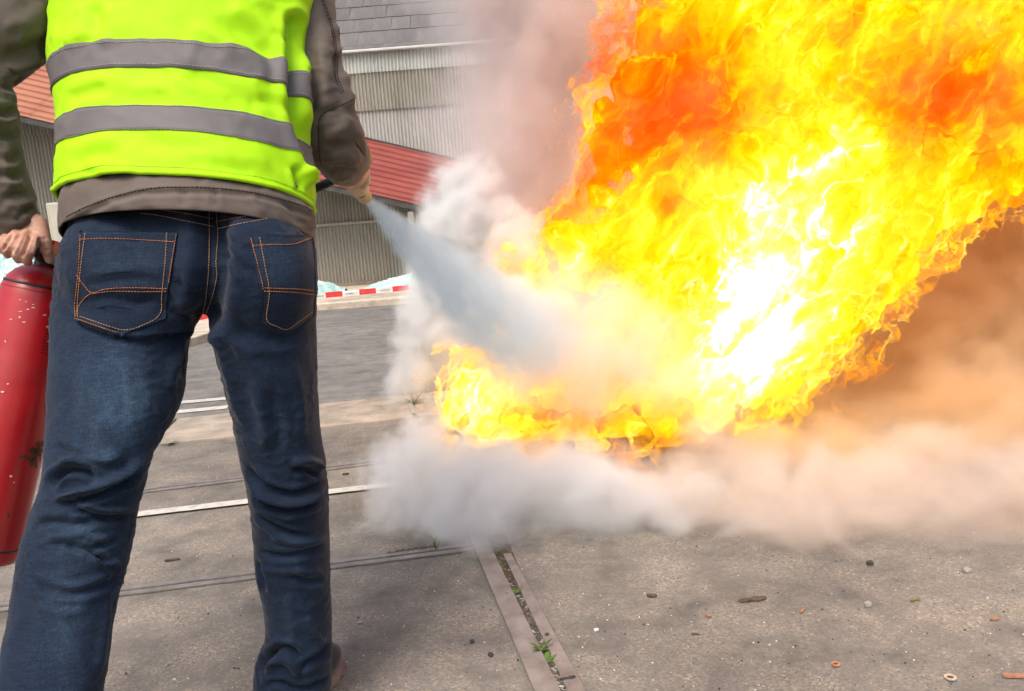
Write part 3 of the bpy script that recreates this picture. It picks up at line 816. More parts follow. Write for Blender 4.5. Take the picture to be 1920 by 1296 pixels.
# ---- creases: lines in the photograph turned into folds of the surface
def seg_dist(px, py, poly):
    """distance to a polyline, signed side and the fraction along it"""
    best = np.full(len(px), 1e9); side = np.zeros(len(px)); frac = np.zeros(len(px)); n = len(poly) - 1
    for i in range(n):
        ax, ay = poly[i]; bx, by = poly[i + 1]; dx, dy = bx - ax, by - ay; L2 = dx * dx + dy * dy + 1e-9
        t = np.clip(((px - ax) * dx + (py - ay) * dy) / L2, 0, 1)
        qx, qy = ax + t * dx, ay + t * dy; dd = np.hypot(px - qx, py - qy)
        m_ = dd < best
        best = np.where(m_, dd, best); side = np.where(m_, np.sign((px - ax) * dy - (py - ay) * dx), side); frac = np.where(m_, (i + t) / n, frac)
    return best, side, frac
def crease(V, Nn, lines, soft=1.0):
    """lines: (polyline px, amplitude m, width px, kind); 'v' valley, 'r' ridge, 's' step (left side of the line proud)"""
    px, py, d = project(V)
    view = CAM[None] - V; view /= np.linalg.norm(view, axis=1)[:, None]
    face = smoothstep(-0.05, 0.35, np.sum(Nn * view, axis=1))
    disp = np.zeros(len(V))
    for poly, amp, w, kind in lines:
        poly = spline(poly, max(12, 4 * len(poly)))
        xs, ys = poly[:, 0], poly[:, 1]; mg = 4 * w
        m_ = (px > xs.min() - mg) & (px < xs.max() + mg) & (py > ys.min() - mg) & (py < ys.max() + mg)
        if not m_.any(): continue
        dd, sd_, fr = seg_dist(px[m_], py[m_], poly)
        taper = smoothstep(0, 0.22, fr) * smoothstep(0, 0.22, 1 - fr) if kind[-1] != 'f' else 1.0
        k = kind[0]
        if k == 'v': e = -np.exp(-(dd / w) ** 2) + 0.45 * np.exp(-((dd - 1.9 * w) / (0.9 * w)) ** 2)
        elif k == 'r': e = np.exp(-(dd / w) ** 2)
        else: 
            s = sd_ * dd / w
            e = np.where(s > 0, np.exp(-(s / 3.0)), -0.8 * np.exp(-(s * s) * 1.2)) 
        disp[m_] += amp * e * taper
    return V + Nn * (disp * face)[:, None]
def wrinkle(V, Nn, amp, scale, stretch=(1, 1, 1), oct=4, seed=0.0, warp=0.0):
    q = V * np.array(stretch) * scale + seed
    if warp: q = q + warp * np.stack([fbm(q * 0.5 + 5, 2), fbm(q * 0.5 + 15, 2), fbm(q * 0.5 + 25, 2)], 1)
    n = fbm(q, oct); n = np.sign(n) * np.abs(n) ** 0.85
    return V + Nn * (amp * n)[:, None]

def ridged(V, Nn, amp, scale, stretch=(1, 1, 1), seed=0.0, warp=0.8, mask=None):
    q = V * np.array(stretch) * scale + seed
    q = q + warp * np.stack([fbm(q * 0.6 + 5, 2), fbm(q * 0.6 + 15, 2), fbm(q * 0.6 + 25, 2)], 1)
    n = np.abs(fbm(q, 2)); e = np.exp(-(n / 0.10) ** 1.3) - 0.35
    e = e * smoothstep(-0.25, 0.25, fbm(V * 7 + seed + 50, 2))
    if mask is not None: e = e * mask
    return V + Nn * (amp * e)[:, None]
# ---- JEANS
JD = 1.50
pelvis = [ring(150, 575, 355, 1.515, 0.105), ring(142, 580, 395, 1.51, 0.112), ring(134, 586, 440, 1.505, 0.12), ring(125, 591, 490, 1.50, 0.125),
          ring(118, 593, 530, 1.50, 0.112), ring(116, 591, 562, 1.50, 0.09), ring(135, 578, 582, 1.505, 0.06)]
def leg_rings(rows, n):
    R = interp_rows(rows, n)
    return [ring(a[1], a[2], a[0], a[3], a[4], p=2.15) for a in R]
legL = [(470, 122, 330, 1.50, 0.10), (540, 114, 372, 1.495, 0.115), (585, 111, 376, 1.49, 0.118), (612, 110, 359, 1.485, 0.116), (645, 109, 347, 1.475, 0.113), (700, 105, 342, 1.46, 0.108), (760, 102, 333, 1.445, 0.104),
        (820, 99, 302, 1.43, 0.098), (860, 98, 278, 1.42, 0.094), (900, 90, 266, 1.41, 0.09), (950, 70, 254, 1.40, 0.086), (1000, 53, 246, 1.39, 0.084), (1060, 41, 234, 1.375, 0.083),
        (1130, 31, 215, 1.36, 0.083), (1200, 18, 201, 1.34, 0.082), (1296, -2, 187, 1.315, 0.08), (1400, -25, 170, 1.29, 0.078), (1500, -45, 152, 1.27, 0.078), (1580, -58, 145, 1.26, 0.08)]
legR = [(470, 420, 590, 1.50, 0.10), (540, 400, 592, 1.51, 0.115), (585, 397, 590, 1.515, 0.112), (612, 404, 589, 1.518, 0.110), (645, 410, 590, 1.525, 0.106), (700, 423, 592, 1.54, 0.102), (760, 437, 594, 1.56, 0.097),
        (820, 449, 599, 1.58, 0.093), (860, 456, 606, 1.595, 0.09), (900, 465, 611, 1.61, 0.087), (950, 474, 614, 1.625, 0.085), (1000, 478, 615, 1.64, 0.083), (1060, 482, 617, 1.655, 0.081),
        (1110, 492, 618, 1.67, 0.078), (1150, 499, 620, 1.68, 0.076), (1195, 499, 622, 1.69, 0.076), (1230, 486, 621, 1.70, 0.08), (1262, 478, 620, 1.705, 0.083), (1312, 480, 617, 1.71, 0.083)]
parts = [loft(pelvis, 40), loft(leg_rings(legL, 46), 36), loft(leg_rings(legR, 46), 36)]
parts.append(sphere_vf(P(232, 520, 1.462), (0.105, 0.10, 0.125), 16, 24)); parts.append(sphere_vf(P(500, 515, 1.462), (0.082, 0.10, 0.115), 16, 24))
JV, JF = remesh(parts, 0.0042, 10, 0.5)
JN = normals_of(JV, JF)
_px, _py, _ = project(JV)
JL = [  # seam and seat
    ([(398, 390), (401, 460), (398, 530), (388, 588)], 0.013, 26, 'vf'),
    ([(398, 390), (401, 460), (398, 530), (388, 588)], 0.004, 7, 'r'),
    ([(118, 560), (150, 603), (200, 623), (250, 632), (305, 629), (352, 612), (375, 590)], 0.0055, 13, 's'),
    ([(592, 600), (560, 622), (520, 634), (470, 628), (430, 606)], 0.004, 14, 'v'),
    # wrinkles on the seat
    ([(150, 545), (200, 527), (260, 522), (310, 530)], 0.004, 9, 'v'), ([(160, 570), (205, 556), (250, 566), (300, 560)], 0.0045, 8, 'v'),
    ([(170, 590), (215, 585), (255, 598)], 0.003, 7, 'v'), ([(175, 520), (215, 512), (262, 514)], 0.003, 8, 'r'), ([(330, 520), (352, 545), (385, 562)], 0.004, 9, 'v'),
    ([(405, 470), (440, 488), (470, 520)], 0.003, 9, 'v'), ([(415, 430), (440, 445), (470, 470)], 0.0028, 8, 'r'), ([(560, 400), (572, 420), (585, 450)], 0.003, 7, 'v'),
    # crotch, inner thighs
    ([(398, 600), (420, 660), (440, 740), (462, 810)], 0.006, 10, 'r'), ([(412, 605), (450, 650), (490, 700), (520, 760)], 0.004, 14, 'r'), ([(370, 612), (352, 660), (345, 720)], 0.004, 9, 'v'),
    ([(350, 640), (325, 690), (318, 740)], 0.004, 10, 'r'), ([(470, 700), (490, 770), (500, 850)], 0.005, 13, 'r'), ([(540, 660), (560, 740), (565, 830)], 0.004, 12, 'r'), ([(500, 720), (520, 800), (520, 860)], 0.004, 11, 'v'),
    # left knee
    ([(92, 920), (108, 893), (135, 880), (165, 886), (186, 908)], 0.009, 8, 'v'), ([(110, 872), (150, 858), (200, 862), (235, 850)], 0.006, 11, 'r'),
    ([(88, 940), (125, 932), (170, 918), (215, 897), (250, 872), (275, 846)], 0.010, 7, 'r'), ([(100, 950), (140, 940), (190, 927), (235, 905), (262, 880)], 0.009, 7, 'v'),
    ([(118, 928), (150, 942), (190, 957), (235, 957), (262, 948)], 0.006, 6, 'r'), ([(130, 944), (165, 962), (200, 970), (245, 967)], 0.006, 7, 'v'),
    ([(60, 990), (100, 978), (140, 983), (190, 975), (225, 985)], 0.005, 8, 'v'), ([(75, 1012), (130, 1004), (180, 1008), (215, 1022)], 0.005, 8, 'r'),
    ([(110, 1020), (150, 1028), (185, 1045), (215, 1075)], 0.006, 7, 'v'), ([(170, 1030), (195, 1020), (225, 1010)], 0.005, 6, 'v'), ([(165, 1045), (195, 1060), (228, 1052)], 0.005, 6, 'r'),
    ([(50, 1085), (100, 1108), (150, 1112), (205, 1092), (232, 1072)], 0.005, 8, 'v'), ([(60, 1130), (110, 1150), (170, 1145)], 0.003, 12, 'r'), ([(205, 1110), (195, 1180), (180, 1270)], 0.004, 9, 'r'),
    ([(150, 680), (180, 760), (190, 840)], 0.004, 24, 'r'), ([(105, 830), (130, 850), (170, 862)], 0.004, 9, 'v'),
    # right knee
    ([(540, 868), (566, 862), (590, 868), (608, 884)], 0.008, 8, 'r'), ([(545, 885), (570, 880), (600, 896)], 0.007, 7, 'v'),
    ([(458, 868), (480, 898), (510, 918), (548, 926), (585, 914), (612, 894)], 0.008, 7, 'v'), ([(466, 900), (495, 925), (535, 940), (575, 935), (612, 915)], 0.008, 7, 'r'),
    ([(472, 925), (500, 950), (545, 955), (585, 945), (612, 935)], 0.008, 6, 'v'), ([(520, 975), (555, 962), (590, 945), (612, 930)], 0.006, 6, 'r'),
    ([(476, 958), (505, 982), (545, 1000), (590, 1004)], 0.007, 6, 'v'), ([(500, 1000), (540, 1015), (590, 1012), (614, 1000)], 0.005, 7, 'r'),
    ([(480, 1030), (520, 1042), (565, 1038), (612, 1022)], 0.006, 7, 'v'), ([(485, 1062), (530, 1072), (580, 1068)], 0.004, 8, 'r'), ([(482, 1048), (490, 1085), (496, 1115)], 0.005, 6, 'v'),
    ([(540, 1075), (575, 1090), (612, 1085)], 0.004, 8, 'v'), ([(540, 1110), (550, 1170), (545, 1215)], 0.003, 12, 'r'),
    ([(482, 1268), (500, 1236), (528, 1215), (552, 1222), (575, 1245)], 0.008, 8, 'v'), ([(500, 1258), (515, 1240), (535, 1236), (552, 1252), (560, 1275)], 0.007, 7, 'r'),
    ([(555, 1260), (585, 1238), (605, 1225), (620, 1200)], 0.006, 7, 'v'), ([(485, 1292), (520, 1280), (560, 1292), (600, 1280), (620, 1262)], 0.006, 6, 'v'), ([(575, 1150), (590, 1190), (612, 1215)], 0.004, 8, 'r'),
]
JV = crease(JV, JN, [(a, b * 1.7, c * 0.9, d) for a, b, c, d in JL]); JN = normals_of(JV, JF)
JV = wrinkle(JV, JN, 0.0022, 15, (1, 1, 1.5), 4, 3.0, 0.8); JN = normals_of(JV, JF)
JV = ridged(JV, JN, 0.0024, 16, (1, 1, 2.2), 1.0); JN = normals_of(JV, JF)

person = thing('person', 'person from behind in yellow safety vest, brown jacket and blue jeans holding an extinguisher nozzle', 'person', (float(P(360, 600, 1.5)[0]), 1.5, 0))
jeans = obj('jeans', JV, JF, M_denim, person, True); jeans['label'] = 'dark blue denim jeans with orange stitching'
# paler worn areas rubbed into the cloth at thighs, seat and knees
px, py, _d = project(JV)
worn = np.zeros(len(JV))
for cx_, cy_, sx_, sy_, a_ in ((215, 770, 75, 130, 0.75), (225, 480, 70, 55, 0.28), (540, 480, 45, 50, 0.25), (150, 1010, 70, 45, 0.5), (130, 1190, 60, 120, 0.42), (525, 780, 45, 110, 0.2), (555, 1030, 35, 40, 0.2), (160, 690, 60, 80, 0.25), (560, 1180, 40, 60, 0.16)):
    worn = np.maximum(worn, a_ * np.exp(-((px - cx_) / sx_) ** 2 - ((py - cy_) / sy_) ** 2))
worn = np.clip(worn * (0.8 + 0.9 * fbm(JV * np.array([30, 30, 9]), 3)), 0, 1)
at = jeans.data.attributes.new('worn', 'FLOAT', 'POINT'); at.data.foreach_set('value', worn.astype(np.float32))

def bvh_of(v, f): return BVHTree.FromPolygons([tuple(q) for q in v], f)
J_BVH = bvh_of(JV, JF)
def cast(bvh, px, py, offset=0.0, maxd=4.0):
    dr = Vector(pdir(px, py)).normalized()
    h = bvh.ray_cast(Vector(CAM), dr, maxd)
    if h[0] is None: return None
    n = h[1] if h[1].dot(dr) < 0 else -h[1]
    return np.array(h[0] + n * offset)
def stitch_line(name, bvh, poly, mat, parent, r=0.0008, dash=0.0034, gap=0.0012, off_=0.0008, n=160):
    pts = [cast(bvh, x, y, off_) for x, y in spline(poly, n)]
    pts = [p for p in pts if p is not None]
    if len(pts) < 4: return
    # drop jumps to a farther surface
    keep = [pts[0]]
    for p in pts[1:]:
        if np.linalg.norm(p - keep[-1]) < 0.03: keep.append(p)
    pts = np.array(keep)
    if len(pts) < 4: return
    s = np.concatenate([[0], np.cumsum(np.linalg.norm(np.diff(pts, axis=0), axis=1))])
    prt = []; u = 0.0
    while u + dash < s[-1]:
        q = np.array([[np.interp(u + dash * k / 2, s, pts[:, i]) for i in range(3)] for k in range(3)])
        q[0] -= 0; prt.append(tube(q, [r * 0.7, r, r * 0.7], 5)); u += dash + gap
    if prt:
        v, f = merge(prt); o = obj(name, v, f, mat, parent, True); o['kind'] = 'stuff'

# back pockets: patches of cloth lying on the seat
def pocket(corners_top, left, right, bottom, n=28, thick=0.0032):
    """outline px: top-left, top-right, then down the sides to the bottom point"""
    tl_, tr_ = corners_top
    V, ok = [], True
    rows = n + 1
    L = spline([tl_] + left, rows); R_ = spline([tr_] + right, rows)
    for i in range(rows):
        for j in range(n + 1):
            s = j / n; x = L[i, 0] * (1 - s) + R_[i, 0] * s; y = L[i, 1] * (1 - s) + R_[i, 1] * s
            t = i / n; y += bottom * (1 - abs(2 * s - 1 - (0.0)) ) * t ** 3
            V.append((x, y))
    front = []
    for x, y in V:
        h = cast(J_BVH, x, y, thick)
        front.append(h)
    good = [h for h in front if h is not None]
    last = good[0]; out = []
    for h in front:
        if h is None: h = last
        last = h; out.append(h)
    out = np.array(out).reshape(rows, n + 1, 3)
    # smooth lightly so the cloth bridges the hollows
    for _ in range(3):
        o2 = out.copy(); o2[1:-1, 1:-1] = 0.25 * (out[:-2, 1:-1] + out[2:, 1:-1] + out[1:-1, :-2] + out[1:-1, 2:]); out = 0.5 * out + 0.5 * o2
    back = out.copy(); dv = out - CAM; dv /= np.linalg.norm(dv, axis=2)[..., None]; back = out + dv * (thick + 0.004)
    m_ = n + 1; v = np.concatenate([out.reshape(-1, 3), back.reshape(-1, 3)]); o_ = rows * m_
    f = [(i * m_ + j, i * m_ + j + 1, (i + 1) * m_ + j + 1, (i + 1) * m_ + j) for i in range(rows - 1) for j in range(n)]
    rim = [j for j in range(m_)] + [i * m_ + n for i in range(1, rows)] + [(rows - 1) * m_ + j for j in range(n - 1, -1, -1)] + [i * m_ for i in range(rows - 2, 0, -1)]
    f += [(rim[k], rim[(k + 1) % len(rim)], rim[(k + 1) % len(rim)] + o_, rim[k] + o_) for k in range(len(rim))]
    o = obj('back_pocket', v, f, M_denim, jeans, True)
    w = np.zeros(len(v)); a_ = o.data.attributes.new('worn', 'FLOAT', 'POINT')
    ppx, ppy, _ = project(v); w = 0.30 * np.exp(-((ppx - ppx.mean()) / 60) ** 2 - ((ppy - ppy.mean() + 25) / 50) ** 2)
    top = np.zeros(len(v)); top[:m_] = 0.8; w = np.maximum(w, top)
    a_.data.foreach_set('value', w.astype(np.float32))
    return o, bvh_of(v, f)
pkL, BL_ = pocket(((152, 434), (334, 438)), [(148, 500), (142, 560), (140, 598)], [(326, 490), (316, 545), (309, 597)], 33)
pkR, BR_ = pocket(((468, 444), (584, 442)), [(480, 490), (494, 550), (486, 600)], [(588, 490), (589, 550), (586, 592)], 38)
SL = [(M_thread, [(150, 449), (200, 447.5), (260, 450), (331, 454)]), (M_thread2, [(160, 438), (152, 500), (146, 565), (146, 596)]), (M_thread, [(151, 440), (148, 500), (141, 570), (141, 597)]),
      (M_thread2, [(313, 437), (310, 490), (304, 550), (299, 590), (265, 611), (236, 619), (205, 612), (148, 593)]), (M_thread, [(331, 440), (321, 500), (314, 550), (309, 597), (280, 613), (250, 629)]),
      (M_thread, [(144, 516), (158, 535), (173, 549), (200, 542), (250, 540), (314, 541)]), (M_thread, [(173, 551), (210, 546), (260, 547), (314, 546)]), (M_thread, [(141, 597), (148, 575), (160, 558), (173, 549)]),
      (M_thread, [(141, 597), (180, 611), (215, 622), (250, 629)])]
for mt, pl in SL: stitch_line('stitching', BL_, pl, mt, pkL, off_=0.0009)
SR = [(M_thread, [(474, 461), (510, 459), (550, 458), (584, 446)]), (M_thread2, [(487, 446), (497, 500), (505, 548), (500, 598), (520, 612), (539, 617), (560, 603), (585, 585)]), (M_thread, [(470, 447), (484, 500), (494, 550), (486, 599), (512, 620), (536, 632), (560, 612), (586, 586)]),
      (M_thread, [(495, 540), (530, 541), (560, 542), (590, 546)]), (M_thread, [(495, 546), (530, 547), (560, 549), (590, 553)])]
for mt, pl in SR: stitch_line('stitching', BR_, pl, mt, pkR, off_=0.0009)
for mt, pl in ((M_thread2, [(263, 400), (300, 405), (350, 415), (405, 426)]), (M_thread, [(300, 393), (350, 401), (405, 412)]), (M_thread2, [(410, 429), (450, 420), (505, 410)]), (M_thread, [(410, 415), (450, 408), (480, 402)]),
               (M_thread2, [(392, 395), (392, 440), (391, 500), (386, 555), (380, 590)]), (M_thread2, [(406, 400), (408, 440), (405, 490), (406, 520), (395, 565), (386, 588)]),
               (M_dthread, [(502, 1200), (510, 1215), (505, 1238), (492, 1256), (480, 1268)])):
    stitch_line('stitching', J_BVH, pl, mt, jeans)

# ---- TORSO under everything, JACKET
TILT, TROLL = 21.0, 1.2
def dep(y): return 1.50 + max(0.0, (400 - y)) / FOC * 1.5 * math.tan(math.radians(15))
torso_rows = [  # y, xl, xr, b of the vest outside
    (-330, 190, 470, 0.085), (-290, 110, 545, 0.10), (-230, 88, 588, 0.115), (-150, 96, 604, 0.125), (-60, 118, 598, 0.133), (0, 112, 585, 0.137), (60, 100, 570, 0.14), (120, 104, 570, 0.14),
    (180, 113, 577, 0.138), (240, 117, 579, 0.136), (300, 119, 584, 0.136), (340, 121, 587, 0.138), (372, 121, 585, 0.139)]
TR = interp_rows(torso_rows, 150)
jrows = [(y, xl + 16, xr - 16, b - 0.022) for y, xl, xr, b in torso_rows]
JR = interp_rows(jrows, 30)
jrings = [ring(a[1], a[2], a[0] + 10, dep(a[0]), a[3], TILT, TROLL) for a in JR]
# skirt of the jacket below the vest
SK = interp_rows([(322, 150, 556, 0.106, 27, 1.2), (350, 138, 570, 0.117, 27, 1.0), (388, 125, 584, 0.137, 27, 0.6), (418, 123, 588, 0.145, 27.5, 0.2), (436, 125, 589, 0.148, 28, -0.2), (446, 127, 588, 0.147, 28.5, -0.4)], 40)
skirt = [ring(a[1], a[2], a[0] + 8, 1.50, a[3], a[4] - 5, a[5], 2.15) for a in SK]
j_parts = [loft(jrings, 48)]
# right sleeve: upper arm hangs, forearm reaches forward and away
def arm(pts):         # (px, py, depth, radius px)
    q = [P(a, b, d) for a, b, d, r in pts]; rr = [pxw(r, d) for a, b, d, r in pts]
    S = spline([(*a, b) for a, b in zip(q, rr)], 26); return capsule_chain(S[:, :3], S[:, 3], 24)
armR_px = [(545, -215, 1.70, 60), (560, -120, 1.69, 62), (567, -20, 1.665, 60), (574, 80, 1.645, 60), (590, 165, 1.63, 62), (612, 230, 1.64, 62), (629, 270, 1.67, 58), (642, 293, 1.72, 50), (649, 309, 1.79, 42)]
j_parts.append(arm(armR_px))
armL_px = [(150, -200, 1.68, 70), (120, -110, 1.65, 84), (84, -40, 1.60, 92), (34, 20, 1.56, 94), (-18, 66, 1.53, 92), (-72, 112, 1.51, 86)]
j_parts.append(arm(armL_px))
armL2_px = [(-86, 120, 1.49, 84), (-56, 200, 1.475, 78), (-38, 262, 1.48, 68), (-16, 325, 1.49, 61), (10, 385, 1.50, 55), (24, 408, 1.505, 50)]
j_parts.append(arm(armL2_px))
JKV, JKF = remesh(j_parts, 0.0052, 5, 0.5)
JKN = normals_of(JKV, JKF)
KL = [  # right sleeve
    ([(602, 0), (622, 58), (628, 102), (630, 145), (645, 180)], 0.004, 6, 'v'), ([(600, 40), (608, 120), (612, 200)], 0.006, 16, 'r'), ([(625, 40), (640, 75), (632, 110)], 0.010, 12, 'r'), ([(640, 130), (658, 178), (640, 200)], 0.010, 11, 'r'),
    ([(663, 186), (638, 197), (606, 213), (597, 240), (599, 293)], 0.0035, 6, 'v'), ([(615, 250), (650, 240), (680, 262)], 0.005, 10, 'r'), ([(605, 285), (645, 270), (685, 285)], 0.005, 9, 'v'), ([(610, 300), (650, 295), (684, 305)], 0.005, 7, 'r'),
    ([(660, 255), (676, 275), (686, 298)], 0.004, 5, 'v'), ([(640, 215), (662, 235), (684, 262)], 0.004, 8, 'r'), ([(615, 318), (645, 318), (672, 322)], 0.006, 5, 'v'), ([(608, 330), (640, 334), (668, 330)], 0.006, 5, 'r'),
    ([(575, 60), (585, 140), (590, 230)], 0.008, 12, 'v'),
    # left upper sleeve
    ([(0, 130), (40, 120), (80, 100)], 0.012, 11, 'r'), ([(0, 105), (50, 95), (100, 70)], 0.008, 12, 'v'), ([(0, 155), (30, 160), (55, 140)], 0.012, 9, 'v'), ([(0, 60), (50, 40), (90, 10)], 0.006, 16, 'r'),
    # left forearm
    ([(-20, 205), (10, 212), (30, 200)], 0.012, 7, 'v'), ([(-20, 228), (5, 232), (28, 222)], 0.010, 7, 'r'), ([(-20, 250), (10, 258), (30, 250)], 0.007, 6, 'v'), ([(-10, 290), (15, 300), (40, 285)], 0.007, 8, 'v'), ([(-10, 325), (20, 330), (42, 322)], 0.008, 7, 'v'),
    ([(0, 340), (25, 348), (45, 342)], 0.007, 6, 'r'), ([(0, 372), (30, 365), (55, 362)], 0.006, 6, 'v'), ([(0, 395), (30, 385), (62, 382)], 0.006, 6, 'r'), ([(30, 405), (50, 395), (68, 388)], 0.006, 5, 'v'), ([(5, 270), (10, 320), (25, 370)], 0.006, 9, 'r'),
    # skirt
    ([(130, 420), (210, 378), (280, 362), (400, 361), (500, 372), (580, 405)], 0.0035, 5, 'vf'), ([(200, 372), (230, 390), (245, 402)], 0.003, 8, 'r'), ([(340, 352), (345, 375), (342, 390)], 0.003, 9, 'v'), ([(400, 352), (404, 372), (400, 392)], 0.004, 5, 'v'), ([(470, 360), (480, 385), (500, 402)], 0.004, 8, 'r'),
    ([(540, 380), (555, 405), (570, 425)], 0.004, 8, 'v'), ([(575, 385), (588, 410), (586, 435)], 0.006, 7, 'r'), ([(150, 385), (145, 410), (140, 435)], 0.004, 8, 'r'), ([(270, 358), (275, 378), (280, 392)], 0.003, 7, 'r'),
]
JKV = crease(JKV, JKN, KL); JKN = normals_of(JKV, JKF)
JKV = wrinkle(JKV, JKN, 0.0030, 15, (1, 1, 1), 4, 7.0, 1.2); JKN = normals_of(JKV, JKF)
JKV = ridged(JKV, JKN, 0.0045, 13, (1, 1, 1.6), 3.0); JKN = normals_of(JKV, JKF); JKV = ridged(JKV, JKN, 0.0024, 30, (1, 1, 1.4), 9.0); JKN = normals_of(JKV, JKF)
jacket = obj('jacket', JKV, JKF, M_jacket, person, True); jacket['label'] = 'brown grey work jacket worn under the vest'
K_BVH = bvh_of(JKV, JKF)
for pl in ([(602, 0), (614, 30), (622, 59), (628, 102), (629, 145), (643, 179)], [(606, 0), (618, 32), (626, 60), (632, 104), (633, 143), (646, 176)],
           [(663, 186), (640, 197), (606, 213), (598, 231), (598, 260), (599, 293), (604, 310)], [(661, 260), (672, 275), (684, 292)]):
    stitch_line('seam', K_BVH, pl, M_dthread, jacket, r=0.0011, dash=0.005, gap=0.0015, off_=0.0006)

SV, SF = loft(skirt, 200, (False, False)); SN = normals_of(SV, SF); _sc = np.repeat(np.array([r[0] for r in skirt]), 200, axis=0)
if np.mean(np.sum(SN * (SV - _sc), axis=1)) < 0: SN = -SN
SV = crease(SV, SN, [q for q in KL[-9:]]); SV = wrinkle(SV, SN, 0.0050, 9, (1.6, 1, 0.5), 3, 4.0, 0.8); SV = wrinkle(SV, SN, 0.0018, 32, (1.5, 1, 0.6), 3, 9.0, 0.8); SV = ridged(SV, SN, 0.0026, 22, (1.4, 1, 0.7), 5.0)
HEMBAND = (SV.reshape(40, 200, 3), SN.reshape(40, 200, 3))
# ---- VEST: one cloth with an open hem, standing a little off the jacket
NSV = 220
vr = [ring(a[1], a[2], a[0] + 10, dep(a[0]), a[3], TILT, TROLL, 2.2) for a in TR]
VV, VF = loft(vr, NSV, (True, False))
VN = normals_of(VV, VF)
_c = np.repeat(np.array([r[0] for r in vr]), NSV, axis=0)
if np.mean(np.sum(VN * (VV - _c), axis=1)) < 0: VN = -VN
VL = [([(548, 40), (544, 110), (545, 160), (552, 210), (568, 262), (582, 300)], 0.012, 12, 'vf'), ([(530, 60), (526, 120), (530, 180), (545, 240)], 0.006, 16, 'r'), ([(564, 90), (560, 140), (565, 200), (577, 250)], 0.007, 10, 'r'),
      ([(360, 40), (420, 80), (480, 130), (520, 175)], 0.006, 16, 'r'), ([(400, 30), (450, 60), (500, 100), (530, 130)], 0.006, 13, 'v'), ([(430, 10), (480, 35), (520, 70)], 0.006, 14, 'r'), ([(330, 130), (390, 155), (450, 185), (500, 215)], 0.004, 13, 'v'),
      ([(180, 0), (176, 50), (170, 90)], 0.005, 14, 'v'), ([(120, 90), (150, 70), (200, 60)], 0.004, 14, 'r'), ([(320, 140), (380, 170), (440, 180)], 0.0035, 12, 'r'), ([(125, 190), (160, 175), (210, 165)], 0.004, 11, 'v'), ([(150, 300), (200, 320), (260, 322)], 0.004, 12, 'r'),
      ([(330, 300), (400, 310), (480, 330)], 0.0035, 11, 'v'), ([(360, 260), (450, 290), (520, 310)], 0.0035, 13, 'r'), ([(125, 310), (170, 290), (230, 285)], 0.004, 13, 'v'), ([(560, 320), (574, 330), (584, 350)], 0.010, 8, 'r'), ([(552, 310), (560, 335), (566, 358)], 0.008, 7, 'v'),
      ([(250, 260), (330, 275), (420, 280)], 0.003, 14, 'v'), ([(200, 140), (260, 165), (330, 160)], 0.003, 13, 'r'), ([(480, 180), (520, 200), (545, 215)], 0.004, 9, 'v'), ([(520, 60), (540, 120), (548, 170)], 0.005, 8, 'v')]
VV = crease(VV, VN, [(a, b * 1.5, c, d) for a, b, c, d in VL])
VV = wrinkle(VV, VN, 0.0060, 7.5, (1, 1, 1), 3, 2.0, 1.2)
VV = wrinkle(VV, VN, 0.0014, 30, (1, 1, 1), 3, 8.0, 1.0); VV = ridged(VV, VN, 0.0030, 10, (1, 1, 1.2), 6.0)
# right side of the hem hangs out a little
VG = VV.reshape(len(vr), NSV, 3); 
VN2 = normals_of(VV, VF); 
if np.mean(np.sum(VN2 * (VV - _c), axis=1)) < 0: VN2 = -VN2
VNG = VN2.reshape(len(vr), NSV, 3)
def grid_shell(name, A, B, mat, parent, closed_u=True):
    """A outer grid (r, n, 3), B inner grid: closed shell round the body"""
    r, n = A.shape[:2]; v = np.concatenate([A.reshape(-1, 3), B.reshape(-1, 3)]); o_ = r * n; f = []
    for i in range(r - 1):
        for j in range(n if closed_u else n - 1):
            a, b = i * n + j, i * n + (j + 1) % n
            f += [(a, b, b + n, a + n), (o_ + a, o_ + a + n, o_ + b + n, o_ + b)]
    for j in range(n if closed_u else n - 1):
        b = (j + 1) % n
        f += [(j, o_ + j, o_ + b, b), ((r - 1) * n + j, (r - 1) * n + b, o_ + (r - 1) * n + b, o_ + (r - 1) * n + j)]
    return obj(name, v, f, mat, parent, True)
hb = grid_shell('hem_band', HEMBAND[0], HEMBAND[0] - HEMBAND[1] * 0.003, M_jacket, jacket)
H_BVH = bvh_of(HEMBAND[0].reshape(-1, 3), ring_faces(40, 200, True, False, False))
for pl in ([(124, 407), (160, 389), (210, 370), (277, 354), (340, 351), (405, 353), (480, 362), (562, 384), (584, 396)], [(124, 440), (165, 425), (210, 404), (277, 388), (340, 383), (405, 384), (480, 396), (562, 424), (586, 434)]):
    stitch_line('seam', H_BVH, pl, M_dthread, hb, r=0.0010, dash=0.005, gap=0.0015, off_=0.0006)
vest = grid_shell('vest', VG, VG - VNG * 0.0025, M_vest, person); vest['label'] = 'fluorescent yellow safety vest with two grey stripes'
def row_of(y): return int(np.argmin(np.abs(TR[:, 0] - y)))
def stripe(y0, y1):
    a, b = row_of(y0), row_of(y1); A = VG[a:b + 1] + VNG[a:b + 1] * 0.0018
    grid_shell('reflective_stripe', A, VG[a:b + 1] - VNG[a:b + 1] * 0.001, M_refl, vest)
stripe(141, 186); stripe(252, 298)
V_BVH = bvh_of(VV, VF)
M_vthread = simple('vest_thread', (0.30, 0.55, 0.01), (0.36, 0.62, 0.02), 100, 2, 0.8); M_gthread = simple('stripe_thread', (0.30, 0.28, 0.28), (0.36, 0.34, 0.34), 100, 2, 0.8)
